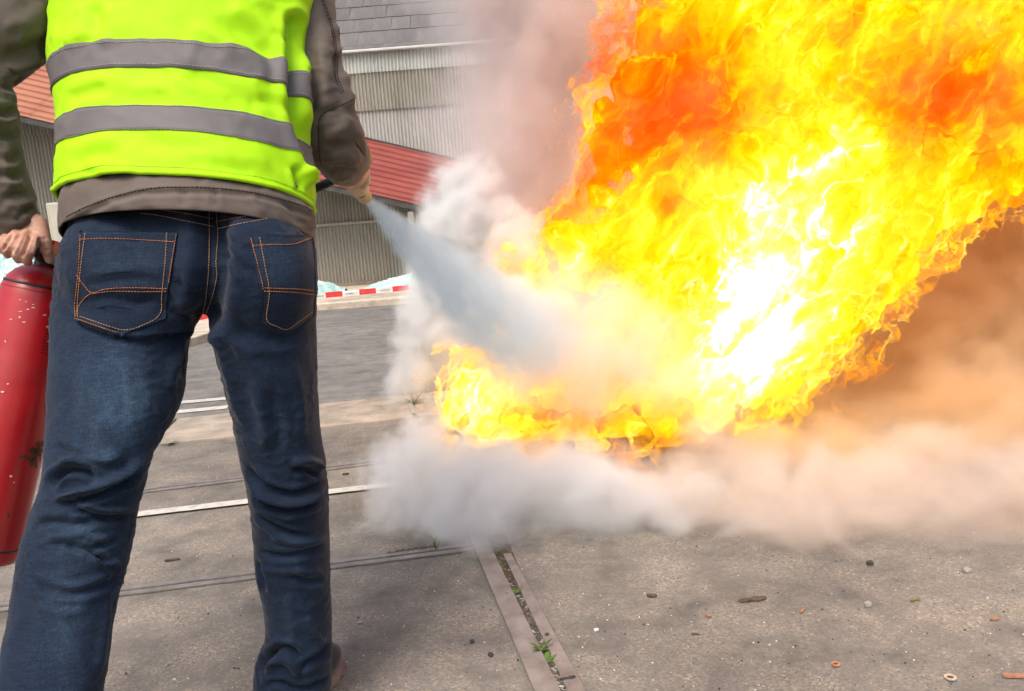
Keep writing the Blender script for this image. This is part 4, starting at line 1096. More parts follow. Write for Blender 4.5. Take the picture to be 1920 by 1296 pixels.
def row_stitch(y, mat, dz=0.0024):
    r_ = row_of(y); q = VG[r_] + VNG[r_] * dz; prt = []
    for j in range(0, NSV, 1):
        a, b = q[j], q[(j + 1) % NSV]; prt.append(tube(np.array([a + (b - a) * 0.1, a + (b - a) * 0.8]), 0.0006, 4))
    v, f = merge(prt); o = obj('stitching', v, f, mat, vest); o['kind'] = 'stuff'
hem = VG[-1] + VNG[-1] * 0.0005
hem_c = np.concatenate([hem, hem[:1]])
v, f = tube(hem_c, 0.0046, 8, (False, False)); obj('hem_binding', v, f, M_bind, vest, True)
for y_ in (143.5, 183.5, 254.5, 295.5): row_stitch(y_, M_gthread)
row_stitch(360, M_vthread, 0.0006)

# ---- BODY: head, trunk, limbs and hands as one skin
b_parts = [loft([ring(a[1] + 26, a[2] - 26, a[0], dep(a[0]), a[3] - 0.028, TILT, TROLL) for a in interp_rows(torso_rows, 16)], 28),
           loft([ring(175, 545, 360, 1.53, 0.07), ring(165, 550, 460, 1.53, 0.065), ring(190, 525, 535, 1.53, 0.045)], 24)]
def shrink(rows, k=20): return [(a[0], a[1] + k, a[2] - k, a[3], a[4] - 0.02) for a in rows]
b_parts.append(loft(leg_rings(shrink(legL), 24), 20)); b_parts.append(loft(leg_rings(shrink(legR), 24), 20))
b_parts.append(arm([(a, b, d, r * 0.72) for a, b, d, r in armR_px])); b_parts.append(arm([(a, b, d, r * 0.68) for a, b, d, r in armL_px])); b_parts.append(arm([(a, b, d, r * 0.62) for a, b, d, r in armL2_px]))
# neck and head, above the frame, looking at the fire
nk = P(345, -330, 1.665); hd = nk + np.array([0.03, 0.05, 0.20])
b_parts.append(capsule_chain([nk + (0, -0.01, -0.06), nk + (0.01, 0.02, 0.06), hd + (0, -0.01, -0.04)], [0.066, 0.058, 0.06], 20))
b_parts.append(sphere_vf(hd + (0, -0.005, 0.035), (0.077, 0.098, 0.095), 16, 22)); b_parts.append(sphere_vf(hd + (0.008, 0.045, -0.03), (0.055, 0.055, 0.075), 14, 18))
b_parts.append(capsule_chain([hd + (0.012, 0.095, 0.02), hd + (0.013, 0.112, -0.012)], [0.010, 0.015], 10))     # nose
for s in (-1, 1): b_parts.append(sphere_vf(hd + np.array([s * 0.078, -0.002, -0.002]), (0.010, 0.020, 0.032), 8, 10))
# left hand round the carrying handle: photograph pixels with depths
def fing(pts): return capsule_chain(spline([P(a, b, d) for a, b, d, r in pts], 9), np.interp(np.linspace(0, 1, 9), np.linspace(0, 1, len(pts)), [pxw(r, d) for a, b, d, r in pts]), 14)
b_parts.append(fing([(24, 408, 1.505, 33), (44, 420, 1.508, 31), (62, 436, 1.512, 27)]))              # wrist into the palm
b_parts.append(fing([(32, 424, 1.51, 15), (46, 428, 1.508, 16), (62, 434, 1.508, 16)]))                 # back of the hand across the knuckles
b_parts.append(fing([(68, 420, 1.505, 20), (79, 443, 1.50, 16), (88, 466, 1.503, 11.5), (93, 486, 1.512, 9.3)]))   # thumb side, pointing down
FING = [[(20, 436, 1.492, 9), (8, 449, 1.472, 9.2), (-5, 462, 1.470, 9), (-6, 472, 1.495, 8)],
        [(33, 432, 1.488, 9), (23, 449, 1.464, 9.5), (13, 468, 1.466, 9.2), (15, 478, 1.494, 8)],
        [(49, 436, 1.486, 9.2), (40, 456, 1.462, 9.8), (32, 477, 1.464, 9.4), (35, 487, 1.492, 8.2)],
        [(68, 444, 1.490, 9.2), (60, 464, 1.466, 9.8), (50, 484, 1.468, 9.4), (53, 492, 1.494, 8.2)]]
for q in FING: b_parts.append(fing(q))
# right hand round the nozzle, mostly behind the cuff
b_parts.append(fing([(648, 306, 1.74, 30), (660, 318, 1.79, 30), (668, 326, 1.83, 26)]))
for q in ([(670, 298, 1.80, 11), (686, 290, 1.82, 10.5), (690, 300, 1.85, 10), (683, 314, 1.88, 9)], [(664, 312, 1.80, 11), (674, 308, 1.83, 11), (676, 318, 1.87, 10.5), (670, 328, 1.89, 9.5)],
          [(650, 326, 1.78, 12), (644, 338, 1.785, 12), (650, 343, 1.82, 11), (664, 340, 1.85, 10)], [(640, 318, 1.76, 11), (632, 330, 1.77, 11), (634, 338, 1.80, 10.5), (648, 338, 1.84, 9.5)], [(672, 305, 1.84, 11.5), (682, 318, 1.88, 11), (684, 336, 1.90, 10)]):
    b_parts.append(fing(q))
BV, BF = remesh(b_parts, 0.0029, 2, 0.45)
BN = normals_of(BV, BF)
body_lines = [([(26, 434), (14, 456), (2, 474)], 0.0045, 2.6, 'v'), ([(41, 434), (31, 455), (21, 478)], 0.0045, 2.6, 'v'), ([(59, 440), (50, 460), (41, 484)], 0.0045, 2.6, 'v'), ([(74, 444), (72, 460), (68, 482)], 0.004, 3, 'v'), ([(52, 438), (58, 446), (70, 442)], 0.0012, 3, 'v'), ([(70, 447), (80, 449), (90, 445)], 0.0014, 2.2, 'v'), ([(78, 466), (86, 470), (94, 467)], 0.0012, 2.2, 'v')]
for q in FING:
    (x0, y0, _, _), (x1, y1, _, _), (x2, y2, _, _) = q[0], q[1], q[2]
    tx, ty = nrm((x2 - x0, y2 - y0)); 
    body_lines.append(([(x1 - ty * 8, y1 + tx * 8), (x1, y1), (x1 + ty * 8, y1 - tx * 8)], 0.0008, 2.2, 'v'))
BV = crease(BV, BN, body_lines); BN = normals_of(BV, BF); BV = wrinkle(BV, BN, 0.0005, 70, (1, 1, 1), 3, 1.0)
body = obj('body', BV, BF, M_skin, person, True)
B_BVH = bvh_of(BV, BF)
# short hair as a cap with an uneven rim
hv, hf = sphere_vf(hd + (0, -0.012, 0.045), (0.083, 0.102, 0.097), 24, 40)
hv = np.array(hv); q = hv - (hd + (0, -0.012, 0.045)); keepz = q[:, 2] > -0.035 - 0.6 * np.clip(-q[:, 1], -0.05, 0.1)
hv = hv + 0.006 * fbm(hv * np.array([60, 60, 25]), 3)[:, None] * nrm(q.mean(0) + 1e-6); hv[:, 2] = np.where(keepz, hv[:, 2], hv[:, 2] * 0.4 + (hd[2] + 0.02) * 0.6)
obj('hair', hv, hf, M_hair, person, True)

# ---- SHOES
M_suede = cloth_mat('black_suede', (0.018, 0.016, 0.015), (0.038, 0.033, 0.03), 900, 0.85, 0.2, 0.3, 20)
M_sole = simple('brown_rubber_sole', (0.20, 0.13, 0.10), (0.32, 0.22, 0.18), 30, 4, 0.8)
def shoe(heel, yaw, sc=1.0):
    fd = np.array([math.sin(yaw), math.cos(yaw), 0]); sd2 = np.array([fd[1], -fd[0], 0]); up = np.array([0, 0, 1.0])
    prof = [(-0.035, 0.026, 0.050, 0.046), (0.0, 0.036, 0.066, 0.052), (0.05, 0.040, 0.075, 0.055), (0.10, 0.041, 0.068, 0.048), (0.15, 0.047, 0.052, 0.036), (0.19, 0.051, 0.044, 0.030), (0.23, 0.047, 0.036, 0.024), (0.262, 0.030, 0.026, 0.018)]
    prof = [tuple(q_ * sc for q_ in r_) for r_ in prof]; PR = interp_rows(prof, 24); rings_ = []
    for x, hw, top, hb in PR: rings_.append((heel + fd * x + up * (0.022 + top * 0.5), sd2, up, hw, top * 0.62, 2.4))
    v, f = loft(rings_, 28); sh = obj('shoe', v, f, M_suede, person, True)
    SRn = interp_rows([(-0.045, 0.018), (-0.03, 0.034), (0.0, 0.042), (0.05, 0.043), (0.10, 0.044), (0.15, 0.051), (0.19, 0.055), (0.24, 0.048), (0.265, 0.030), (0.275, 0.012)], 26) * sc
    vv = []
    for x, hw in SRn:
        for s_, z in ((-1, 0.003), (-1.03, 0.024), (1.03, 0.024), (1, 0.003)): vv.append(heel + fd * x + sd2 * hw * s_ + up * z)
    ff = [(4 * i + q_, 4 * i + (q_ + 1) % 4, 4 * i + 4 + (q_ + 1) % 4, 4 * i + 4 + q_) for i in range(len(SRn) - 1) for q_ in range(4)] + [(3, 2, 1, 0), tuple(4 * (len(SRn) - 1) + q_ for q_ in range(4))]
    obj('sole', vv, ff, M_sole, sh)
    sb = bvh_of(v, f)
    return sh, sb
hR = G(537, 1366); shR, sbR = shoe(hR, math.radians(9), 0.92)
for pl in ([(622, 1268), (630, 1276), (634, 1281)], [(622, 1282), (630, 1279), (640, 1279)], [(620, 1286), (612, 1296)]): stitch_line('stitching', sbR, pl, M_thread2, shR, r=0.0009, n=30)
hL = np.array([P(50, 1580, 1.26)[0], P(50, 1580, 1.26)[1], 0.0]); shoe(hL, math.radians(-12))

# ================================================================ FIRE EXTINGUISHER in the left hand
def red_paint():
    mt, nt, out = new_mat('chipped_red_enamel')
    v = coords(nt); f1, _ = noise(nt, v, 9, 5, 0.6)
    c = ramp(nt, f1, [(0.3, (0.33, 0.005, 0.010)), (0.7, (0.46, 0.014, 0.018))]).outputs[0]
    # dull dusty patch, chips to white primer and rust
    f4, _ = noise(nt, coords(nt, (1, 1, 0.6)), 6, 5, 0.6)
    c = mixc(nt, ramp(nt, f4, [(0.5, (0, 0, 0)), (0.75, (0.35,) * 3)]).outputs[0], c, (0.42, 0.09, 0.09))
    vs_ = coords(nt, (1, 1, 2.2)); f2, _ = noise(nt, vs_, 46, 2, 0.5)
    vo = nt.nodes.new('ShaderNodeTexVoronoi'); vo.inputs['Scale'].default_value = 34; L_(nt, vs_, vo.inputs['Vector'])
    ch_ = math_(nt, 'MULTIPLY', math_(nt, 'LESS_THAN', vo.outputs['Distance'], 0.10), math_(nt, 'GREATER_THAN', f2, 0.58))
    f3, _ = noise(nt, v, 12, 6, 0.7)
    ru = math_(nt, 'GREATER_THAN', f3, 0.73)
    c = mixc(nt, ru, c, (0.10, 0.045, 0.025))
    r = math_(nt, 'MULTIPLY_ADD', f4, 0.3); nt.nodes[-1].inputs[2].default_value = 0.2
    p = principled(nt, out, c, r, bump(nt, math_(nt, 'MULTIPLY', ch_, -1.0), 0.3, 0.001), 0, 0.5)
    p.inputs['Coat Weight'].default_value = 0.35; p.inputs['Coat Roughness'].default_value = 0.18
    return mt
M_rp = red_paint()
M_blk = simple('black_plastic', (0.012, 0.012, 0.012), (0.03, 0.03, 0.03), 30, 3, 0.45)
M_lblk = simple('dark_label_print', (0.09, 0.006, 0.008), (0.14, 0.01, 0.012), 60, 3, 0.5)
M_rustp = simple('rust_patch', (0.06, 0.03, 0.018), (0.14, 0.07, 0.035), 60, 5, 0.9, 0.5, 150)
M_chip = simple('paint_chip', (0.55, 0.42, 0.40), (0.7, 0.6, 0.57), 60, 2, 0.7)
eT = P(86, 499, 1.60); eB = P(-40, 1046, 1.585)
ax = nrm(eB - eT); EL = np.linalg.norm(eB - eT); ER = pxw(67, 1.60)
ext = thing('fire_extinguisher', 'scuffed red fire extinguisher carried in the left hand', 'fire extinguisher', eB)
EX = nrm(CR - ax * (CR @ ax)); EY = np.cross(ax, EX)
prof = [(0.0, 0.30), (0.006, 0.52), (0.016, 0.72), (0.028, 0.86), (0.044, 0.95), (0.062, 1.0)]
prof = [(a, b * ER) for a, b in prof] + [(EL * 0.5, ER), (EL - 0.026, ER), (EL - 0.012, ER * 0.985), (EL - 0.002, ER * 0.95), (EL, ER * 0.86)]
v, f = loft([(eT + ax * a, EX, EY, r, r, 2.0) for a, r in prof], 64)
cyl = obj('cylinder', v, f, M_rp, ext, True)
E_BVH = bvh_of(v, f)
def ering(a, r, h, mat, nm):
    v, f = loft([(eT + ax * (a), EX, EY, r, r, 2), (eT + ax * (a + h * 0.2), EX, EY, r + 0.0014, r + 0.0014, 2), (eT + ax * (a + h * 0.8), EX, EY, r + 0.0014, r + 0.0014, 2), (eT + ax * (a + h), EX, EY, r, r, 2)], 64, (False, False))
    obj(nm, v, f, mat, ext, True)
ering(0.036, ER * 0.915, 0.006, M_blk, 'black_band'); ering(0.047, ER * 0.958, 0.002, M_rp, 'weld_seam'); ering(EL - 0.032, ER, 0.005, M_blk, 'black_band')
# neck, valve block, handle and lever
v, f = loft([(eT - ax * 0.012, EX, EY, 0.020, 0.020, 2), (eT + ax * 0.002, EX, EY, 0.021, 0.021, 2), (eT + ax * 0.008, EX, EY, 0.024, 0.024, 2)], 24); obj('neck_ring', v, f, M_blk, ext, True)
vt = eT - ax * 0.02
q = [(-0.017, 0.017, -0.014, 0.014, -0.02, 0.020)]
def local_box(cx_, x0, x1, y0, y1, z0, z1, mat, nm, bev=0.003):
    v, f = bevel_vf(*box_vf(x0, x1, y0, y1, z0, z1), bev, 2); v = np.array(v)
    w = cx_ + v[:, :1] * EX + v[:, 1:2] * EY - v[:, 2:3] * ax
    return obj(nm, w, f, mat, ext)
M_valve = simple('red_valve', (0.38, 0.012, 0.014), (0.5, 0.03, 0.03), 40, 3, 0.4)
local_box(vt, -0.014, 0.012, -0.013, 0.013, -0.004, 0.030, M_valve, 'valve')
local_box(vt, -0.034, -0.012, -0.010, 0.010, -0.002, 0.012, M_blk, 'valve_outlet')
hv0 = P(74, 476, 1.50); hv1 = P(5, 446, 1.50)
v, f = capsule_chain([P(80, 484, 1.555), P(66, 468, 1.52), P(40, 458, 1.50), P(6, 450, 1.50), P(-30, 446, 1.50)], [0.009, 0.011, 0.012, 0.012, 0.009], 14); obj('carry_handle', v, f, M_blk, ext, True)
v, f = capsule_chain([P(84, 482, 1.56), P(60, 452, 1.535), P(20, 438, 1.53), P(-30, 428, 1.53)], [0.005, 0.007, 0.007, 0.005], 12); obj('lever', v, f, M_valve, ext, True)
v, f = tube([P(78, 481, 1.535), P(79.5, 482, 1.528)], 0.0045, 14); obj('pivot_bolt', v, f, M_blk, ext)
# gauge knob at the right of the shoulder
local_box(P(114, 491, 1.60), -0.011, 0.016, -0.012, 0.012, -0.010, 0.008, simple('brass_grey', (0.10, 0.08, 0.07), (0.2, 0.17, 0.15), 50, 3, 0.4, metal=0.6), 'side_cap')
# hose from the valve round the front of the body to the nozzle
v, f = tube(spline([P(104, 497, 1.60), P(150, 500, 1.70), P(240, 470, 1.84), P(400, 420, 1.92), P(560, 366, 1.94), P(630, 336, 1.93), P(655, 326, 1.86)], 60), 0.0105, 14); obj('hose', v, f, M_blk, ext, True)
# print, chips and rust on the enamel
def patch(name, bvh, cx_, cy_, w, h, mat, parent, n=10, rag=0.35, seed=0, off_=0.0006, kind=None):
    rg = np.random.default_rng(seed); pts = []
    for k in range(18):
        a = 2 * math.pi * k / 18; r = 1 + rag * rg.normal() * 0.6
        h_ = cast(bvh, cx_ + w * r * math.cos(a), cy_ + h * r * math.sin(a), off_)
        if h_ is not None: pts.append(h_)
    c = cast(bvh, cx_, cy_, off_)
    if c is None or len(pts) < 5: return None
    v = [c] + pts; f = [(0, i, i % (len(pts)) + 1) for i in range(1, len(pts) + 1)]
    return v, f
pr = [patch('c', E_BVH, x, y, w, h, None, None, seed=k) for k, (x, y, w, h) in enumerate(((38, 562, 2.4, .7), (62, 571, 2, .7), (49, 566, 2, .7), (37, 595, 1.6, 2), (45, 604, 3, 1.0), (21, 599, 2.4, 1), (83, 591, 3, 1.1), (97, 570, 4, 1.4), (101, 582, 6, 1.4), (91, 613, 6, 1.4), (104, 618, 5, 1.4), (62, 577, 3, 1), (38, 584, 3.5, 1), (53, 580, 3, 1),
     (15, 720, 2, 1.3), (5, 735, 3, 1.3), (20, 893, 3, 2), (26, 905, 1.3, 1.5), (100, 690, 2, 1.3), (90, 640, 2, 1), (10, 640, 1.3, 2)))]
pr = [q for q in pr if q]
v, f = merge(pr); o = obj('paint_chip', v, f, M_chip, cyl); o['kind'] = 'stuff'
rp_ = [patch('r', E_BVH, x, y, w, h, None, None, seed=40 + k, rag=0.5) for k, (x, y, w, h) in enumerate(((68, 851, 13, 14), (75, 838, 9, 9), (62, 866, 9, 12), (45, 858, 8, 4), (16, 966, 3, 3), (70, 700, 2, 2), (85, 760, 2, 2.5)))]
v, f = merge([q for q in rp_ if q]); o = obj('rust_spot', v, f, M_rustp, cyl); o['kind'] = 'stuff'
lines = []
for k in range(13):
    y = 588 + k * 6.0
    x0 = 92 - k * 1.3; 
    for j in range(4):
        x = x0 + j * 7.5; a = [cast(E_BVH, x, y + j * 1.9, 0.0006), cast(E_BVH, x + 5.5, y + 1.4 + j * 1.9, 0.0006), cast(E_BVH, x + 5.5, y + 3.6 + j * 1.9, 0.0006), cast(E_BVH, x, y + 2.2 + j * 1.9, 0.0006)]
        if all(q is not None for q in a): lines.append((np.array(a), [(0, 1, 2, 3)]))
if lines:
    v, f = merge(lines); o = obj('label_print', v, f, M_lblk, cyl); o['kind'] = 'stuff'

# ================================================================ NOZZLE in the right hand
M_noz = simple('beige_plastic', (0.55, 0.40, 0.25), (0.66, 0.50, 0.33), 25, 4, 0.5, 0.05, 80)
nz0, nz1 = P(656, 327, 1.83), P(685, 371, 1.93)
na = nrm(nz1 - nz0); nL = np.linalg.norm(nz1 - nz0); NX = nrm(CR - na * (CR @ na)); NY = np.cross(na, NX)
noz = thing('spray_nozzle', 'beige plastic spray nozzle held in the right hand', 'nozzle', nz0)
k = 1.90 / FOC
v, f = loft([(nz0 + na * nL * s, NX, NY, r * k, r * k, 2.3) for s, r in ((-0.2, 15), (0.05, 19), (0.3, 20), (0.55, 18.5), (0.76, 15), (0.82, 14.5), (0.84, 13.5), (0.93, 13.5), (1.0, 13), (1.0, 8.5), (0.9, 7.5))], 28); obj('barrel', v, f, M_noz, noz, True)
tr0, tr1 = P(684, 314, 1.86), P(684, 348, 1.885)
v, f = remesh([capsule_chain([P(684, 312, 1.825), P(686, 326, 1.82), P(687, 338, 1.825), P(682, 349, 1.84)], [6 * k, 8 * k, 8.5 * k, 6.5 * k], 16), capsule_chain([P(671, 334, 1.84), P(676, 344, 1.84), P(681, 349, 1.845)], [10 * k, 11 * k, 7 * k], 16)], 0.0022, 4); obj('trigger', v, f, M_noz, noz, True)
v, f = tube([P(673, 344, 1.835), P(673.2, 344.1, 1.8255)], 0.0019, 12); obj('screw', v, f, M_blk, noz)
nb = bvh_of(*loft([(nz0 + na * nL * s, NX, NY, r * k, r * k, 2.3) for s, r in ((0.6, 17), (0.78, 14.5), (0.86, 13), (1.0, 12.5))], 28))
sp = [cast(nb, x, y, 0.0006) for x, y in spline([(674, 369), (679, 370), (684, 366)], 10)]
sp = [q for q in sp if q is not None]
if len(sp) > 3: v, f = tube(sp, 0.0013, 6); obj('slot', v, f, M_blk, noz)
# ================================================================ FIRE TRAY
M_tray = simple('scorched_steel', (0.03, 0.025, 0.022), (0.11, 0.08, 0.06), 12, 6, 0.7, 0.3, 60, metal=0.4)
tf0, tf1 = P(849, 838, 3.0), P(1226, 822, 3.0)
TZ1, TZ0 = 0.5 * (tf0[2] + tf1[2]), 0.5 * (P(849, 866, 3.0)[2] + P(1226, 850, 3.0)[2])
tdx = nrm(np.array([tf1[0] - tf0[0], tf1[1] - tf0[1], 0])); tdy = np.array([-tdx[1], tdx[0], 0]); TWID = np.linalg.norm((tf1 - tf0)[:2])
tray = thing('fire_tray', 'low scorched steel tray on short legs that holds the fire', 'tray', (tf0[0], tf0[1], 0))
def tbox(nm, x0, x1, y0, y1, z0, z1, par=None):
    v, f = box_vf(x0, x1, y0, y1, z0, z1); v = np.array(v)
    return obj(nm, np.array([tf0[0], tf0[1], 0]) + v[:, :1] * tdx + v[:, 1:2] * tdy + v[:, 2:3] * np.array([0, 0, 1.0]), f, M_tray, par or tray)
tbox('front_wall', 0, TWID, -0.004, 0.004, TZ0, TZ1); tbox('back_wall', 0, TWID, 0.496, 0.504, TZ0, TZ1)
tbox('side_wall', -0.004, 0.004, 0.0045, 0.4955, TZ0, TZ1); tbox('side_wall', TWID - 0.004, TWID + 0.004, 0.0045, 0.4955, TZ0, TZ1)
tbox('tray_bottom', 0.005, TWID - 0.005, 0.005, 0.495, TZ0 + 0.002, TZ0 + 0.008)
for x in (0.03, TWID - 0.03):
    for y in (0.03, 0.47): tbox('leg', x - 0.014, x + 0.014, y - 0.014, y + 0.014, 0.0, TZ0 - 0.001)

# ================================================================ FIRE
FB = [  # px, py, radius px, depth
    (905, 832, 22, 2.97), (1000, 824, 24, 2.96), (1100, 820, 26, 2.96), (1190, 816, 24, 2.96),
    (862, 765, 50, 3.18), (880, 720, 52, 3.2), (915, 735, 50, 3.2), (930, 790, 52, 3.15), (1000, 795, 55, 3.2), (1080, 790, 60, 3.2), (1160, 785, 62, 3.22), (1250, 775, 68, 3.25), (1350, 752, 68, 3.25), (1420, 748, 60, 3.3), (1455, 735, 54, 3.3),
    (1000, 600, 100, 3.45), (1060, 690, 100, 3.4), (1150, 650, 120, 3.4), (1280, 640, 130, 3.35), (1420, 640, 130, 3.3), (1482, 655, 82, 3.3), (1522, 622, 76, 3.3), (1560, 580, 76, 3.3),
    (1000, 490, 52, 3.4), (1075, 440, 60, 3.38), (1130, 470, 90, 3.4), (1220, 440, 110, 3.35), (1330, 470, 140, 3.3), (1470, 490, 150, 3.25), (1570, 510, 112, 3.3), (1640, 480, 90, 3.3), (1700, 430, 80, 3.35),
    (1125, 365, 48, 3.35), (1150, 290, 66, 3.3), (1160, 220, 60, 3.3), (1200, 150, 66, 3.3), (1300, 310, 130, 3.3), (1300, 190, 130, 3.35), (1450, 310, 150, 3.3), (1600, 340, 140, 3.3), (1730, 340, 110, 3.3), (1778, 350, 80, 3.3), (1850, 300, 72, 3.35), (1915, 300, 72, 3.35),
    (1230, 60, 66, 3.3), (1330, 70, 110, 3.35), (1480, 90, 140, 3.3), (1650, 130, 140, 3.25), (1800, 170, 140, 3.3), (1930, 200, 130, 3.3),
    (1290, -60, 100, 3.35), (1480, -90, 170, 3.35), (1700, -80, 170, 3.3), (1900, 0, 170, 3.35), (2060, 130, 140, 3.4), (1500, -280, 180, 3.4), (1730, -280, 190, 3.4), (1950, -200, 190, 3.4), (2100, -40, 150, 3.4)]
HOT = [(1430, 545, 150, 0.29), (1390, 650, 120, 0.24), (1500, 420, 190, 0.15), (870, 735, 75, 0.30), (930, 790, 60, 0.12), (1560, 330, 120, 0.10), (1275, 175, 140, -0.32), (1180, 240, 80, -0.12), (1330, 230, 90, -0.2), (1700, 195, 85, -0.32), (1830, 190, 100, -0.36), (1780, 60, 120, -0.12), (1600, 60, 70, -0.08),
       (1905, 330, 70, -0.12), (1100, 300, 60, -0.16), (1255, 385, 30, -0.3), (1140, 70, 90, -0.2), (1450, 60, 130, 0.13), (1650, 420, 110, 0.05), (1100, 450, 80, 0.02), (1180, 780, 120, -0.08)]
def blob_union(blobs, grow=0.0, voxel=0.014):
    prt = []
    for x, y, r, d in blobs: prt.append(sphere_vf(P(x, y, d), (pxw(r, d) + grow, (pxw(r, d) + grow) * 0.85, pxw(r, d) + grow), 10, 16))
    return remesh(prt, voxel, 6, 0.5)
def flame_surface(grow, voxel, seed, amps, warp):
    V, Fc = blob_union(FB, grow, voxel)
    q = V * 3.2 + seed
    V = V + warp * np.stack([fbm(q, 3), fbm(q + 31.7, 3), fbm(q + 63.1, 3)], 1)
    for a, sc in amps:
        Nn = normals_of(V, Fc); n = fbm(V * np.array([1, 1, 0.75]) * sc + seed, 3)
        V = V + Nn * (a * (0.35 - np.abs(n) * 2.2))[:, None]
    V[:, 2] = np.maximum(V[:, 2], 0.03)
    px, py, d = project(V)
    h = np.full(len(V), 0.55)
    for x, y, r, a in HOT: h += a * np.exp(-((px - x) ** 2 + (py - y) ** 2) / (r * r))
    return V, Fc, h
def flame_mat(name, veil=0.0, seed=0.0, strength=1.0):
    mt, nt, out = new_mat(name)
    tc = nt.nodes.new('ShaderNodeTexCoord')
    mp = nt.nodes.new('ShaderNodeMapping'); mp.vector_type = 'TEXTURE'; mp.inputs['Rotation'].default_value = (0, math.radians(38), 0); mp.inputs['Location'].default_value = (seed, seed, seed)
    mp.inputs['Scale'].default_value = (0.9, 0.9, 1.9); L_(nt, tc.outputs['Object'], mp.inputs[0])
    def warp(v, scale, amp, det=2):
        _, col = noise(nt, v, scale, det, 0.55)
        s = nt.nodes.new('ShaderNodeVectorMath'); s.operation = 'SUBTRACT'; L_(nt, col, s.inputs[0]); s.inputs[1].default_value = (0.5, 0.5, 0.5)
        k = nt.nodes.new('ShaderNodeVectorMath'); k.operation = 'SCALE'; L_(nt, s.outputs[0], k.inputs[0]); k.inputs['Scale'].default_value = amp
        a = nt.nodes.new('ShaderNodeVectorMath'); a.operation = 'ADD'; L_(nt, v, a.inputs[0]); L_(nt, k.outputs[0], a.inputs[1]); return a.outputs[0]
    v1 = warp(mp.outputs[0], 2.0, 0.9); v2 = warp(v1, 4.6, 0.28)
    big, _ = noise(nt, v1, 3.4, 4, 0.55)
    fine, _ = noise(nt, v2, 5.4, 4, 0.55)
    # flame fronts: thin bright lines where the warped noise crosses its middle
    def ridge(n, w):
        a = math_(nt, 'ABSOLUTE', math_(nt, 'SUBTRACT', n, 0.5)); r = math_(nt, 'SUBTRACT', 1.0, math_(nt, 'DIVIDE', a, w), True); return math_(nt, 'POWER', r, 2.0)
    n3, _ = noise(nt, v2, 4.2, 2, 0.45); n4, _ = noise(nt, v2, 8.0, 2, 0.5)
    rd = math_(nt, 'ADD', math_(nt, 'MULTIPLY', ridge(n3, 0.06), 0.18), math_(nt, 'MULTIPLY', ridge(n4, 0.07), 0.06))
    at = nt.nodes.new('ShaderNodeAttribute'); at.attribute_name = 'flame_heat'
    h = math_(nt, 'ADD', at.outputs['Fac'], math_(nt, 'MULTIPLY', math_(nt, 'SUBTRACT', big, 0.5), 1.2))
    h = math_(nt, 'ADD', h, math_(nt, 'MULTIPLY', math_(nt, 'SUBTRACT', fine, 0.5), 0.6))
    h = math_(nt, 'ADD', h, rd)
    c = ramp(nt, h, [(0.0, (0.62, 0.045, 0.0)), (0.18, (0.75, 0.09, 0.0)), (0.32, (0.9, 0.17, 0.0)), (0.44, (1.05, 0.30, 0.0)), (0.56, (1.2, 0.46, 0.0)), (0.70, (1.35, 0.62, 0.006)), (0.84, (1.5, 0.80, 0.07)), (0.95, (1.6, 1.0, 0.32)), (1.0, (1.8, 1.35, 0.9))])
    # ramp colours are capped at 1 in some builds: scale instead
    em = nt.nodes.new('ShaderNodeEmission'); L_(nt, c.outputs[0], em.inputs[0]); em.inputs[1].default_value = strength
    if veil:
        tr = nt.nodes.new('ShaderNodeBsdfTransparent'); mx = nt.nodes.new('ShaderNodeMixShader')
        n5, _ = noise(nt, v2, 4.2, 5, 0.6)
        a = math_(nt, 'ADD', math_(nt, 'MULTIPLY', math_(nt, 'SUBTRACT', n5, veil), 2.6), math_(nt, 'MULTIPLY', ridge(n3, 0.05), 0.3), True)
        L_(nt, a, mx.inputs[0]); L_(nt, tr.outputs[0], mx.inputs[1]); L_(nt, em.outputs[0], mx.inputs[2]); L_(nt, mx.outputs[0], out.inputs[0])
        mt.cycles.emission_sampling = 'NONE'
    else:
        L_(nt, em.outputs[0], out.inputs[0])
    mt.cycles.emission_sampling = 'NONE'
    return mt
fire = thing('fire', 'large yellow and orange blaze rising from the tray', 'fire', (float(P(1300, 800, 3.3)[0]), 3.25, 0.15))
def flame_obj(nm, grow, voxel, seed, amps, warp, mat, dh=0.0):
    V, Fc, h = flame_surface(grow, voxel, seed, amps, warp)
    o = obj(nm, V, Fc, mat, fire, True); a = o.data.attributes.new('flame_heat', 'FLOAT', 'POINT'); a.data.foreach_set('value', (h + dh).astype(np.float32)); return o
flame_obj('flame_core', -0.045, 0.016, 1.0, [(0.05, 5.0), (0.022, 11.0), (0.006, 24.0)], 0.12, flame_mat('flame_core'))
flame_obj('flame_sheet', -0.005, 0.018, 40.0, [(0.06, 5.0), (0.028, 11.0), (0.008, 24.0)], 0.14, flame_mat('flame_sheet', 0.42, 11.0), -0.02)
flame_obj('flame_veil', 0.035, 0.018, 14.0, [(0.07, 5.0), (0.034, 11.0), (0.009, 24.0)], 0.15, flame_mat('flame_veil', 0.50, 3.0), -0.05)
flame_obj('flame_wisps', 0.075, 0.018, 27.0, [(0.09, 5.0), (0.042, 11.0), (0.012, 24.0)], 0.18, flame_mat('flame_wisps', 0.58, 7.0), -0.10)

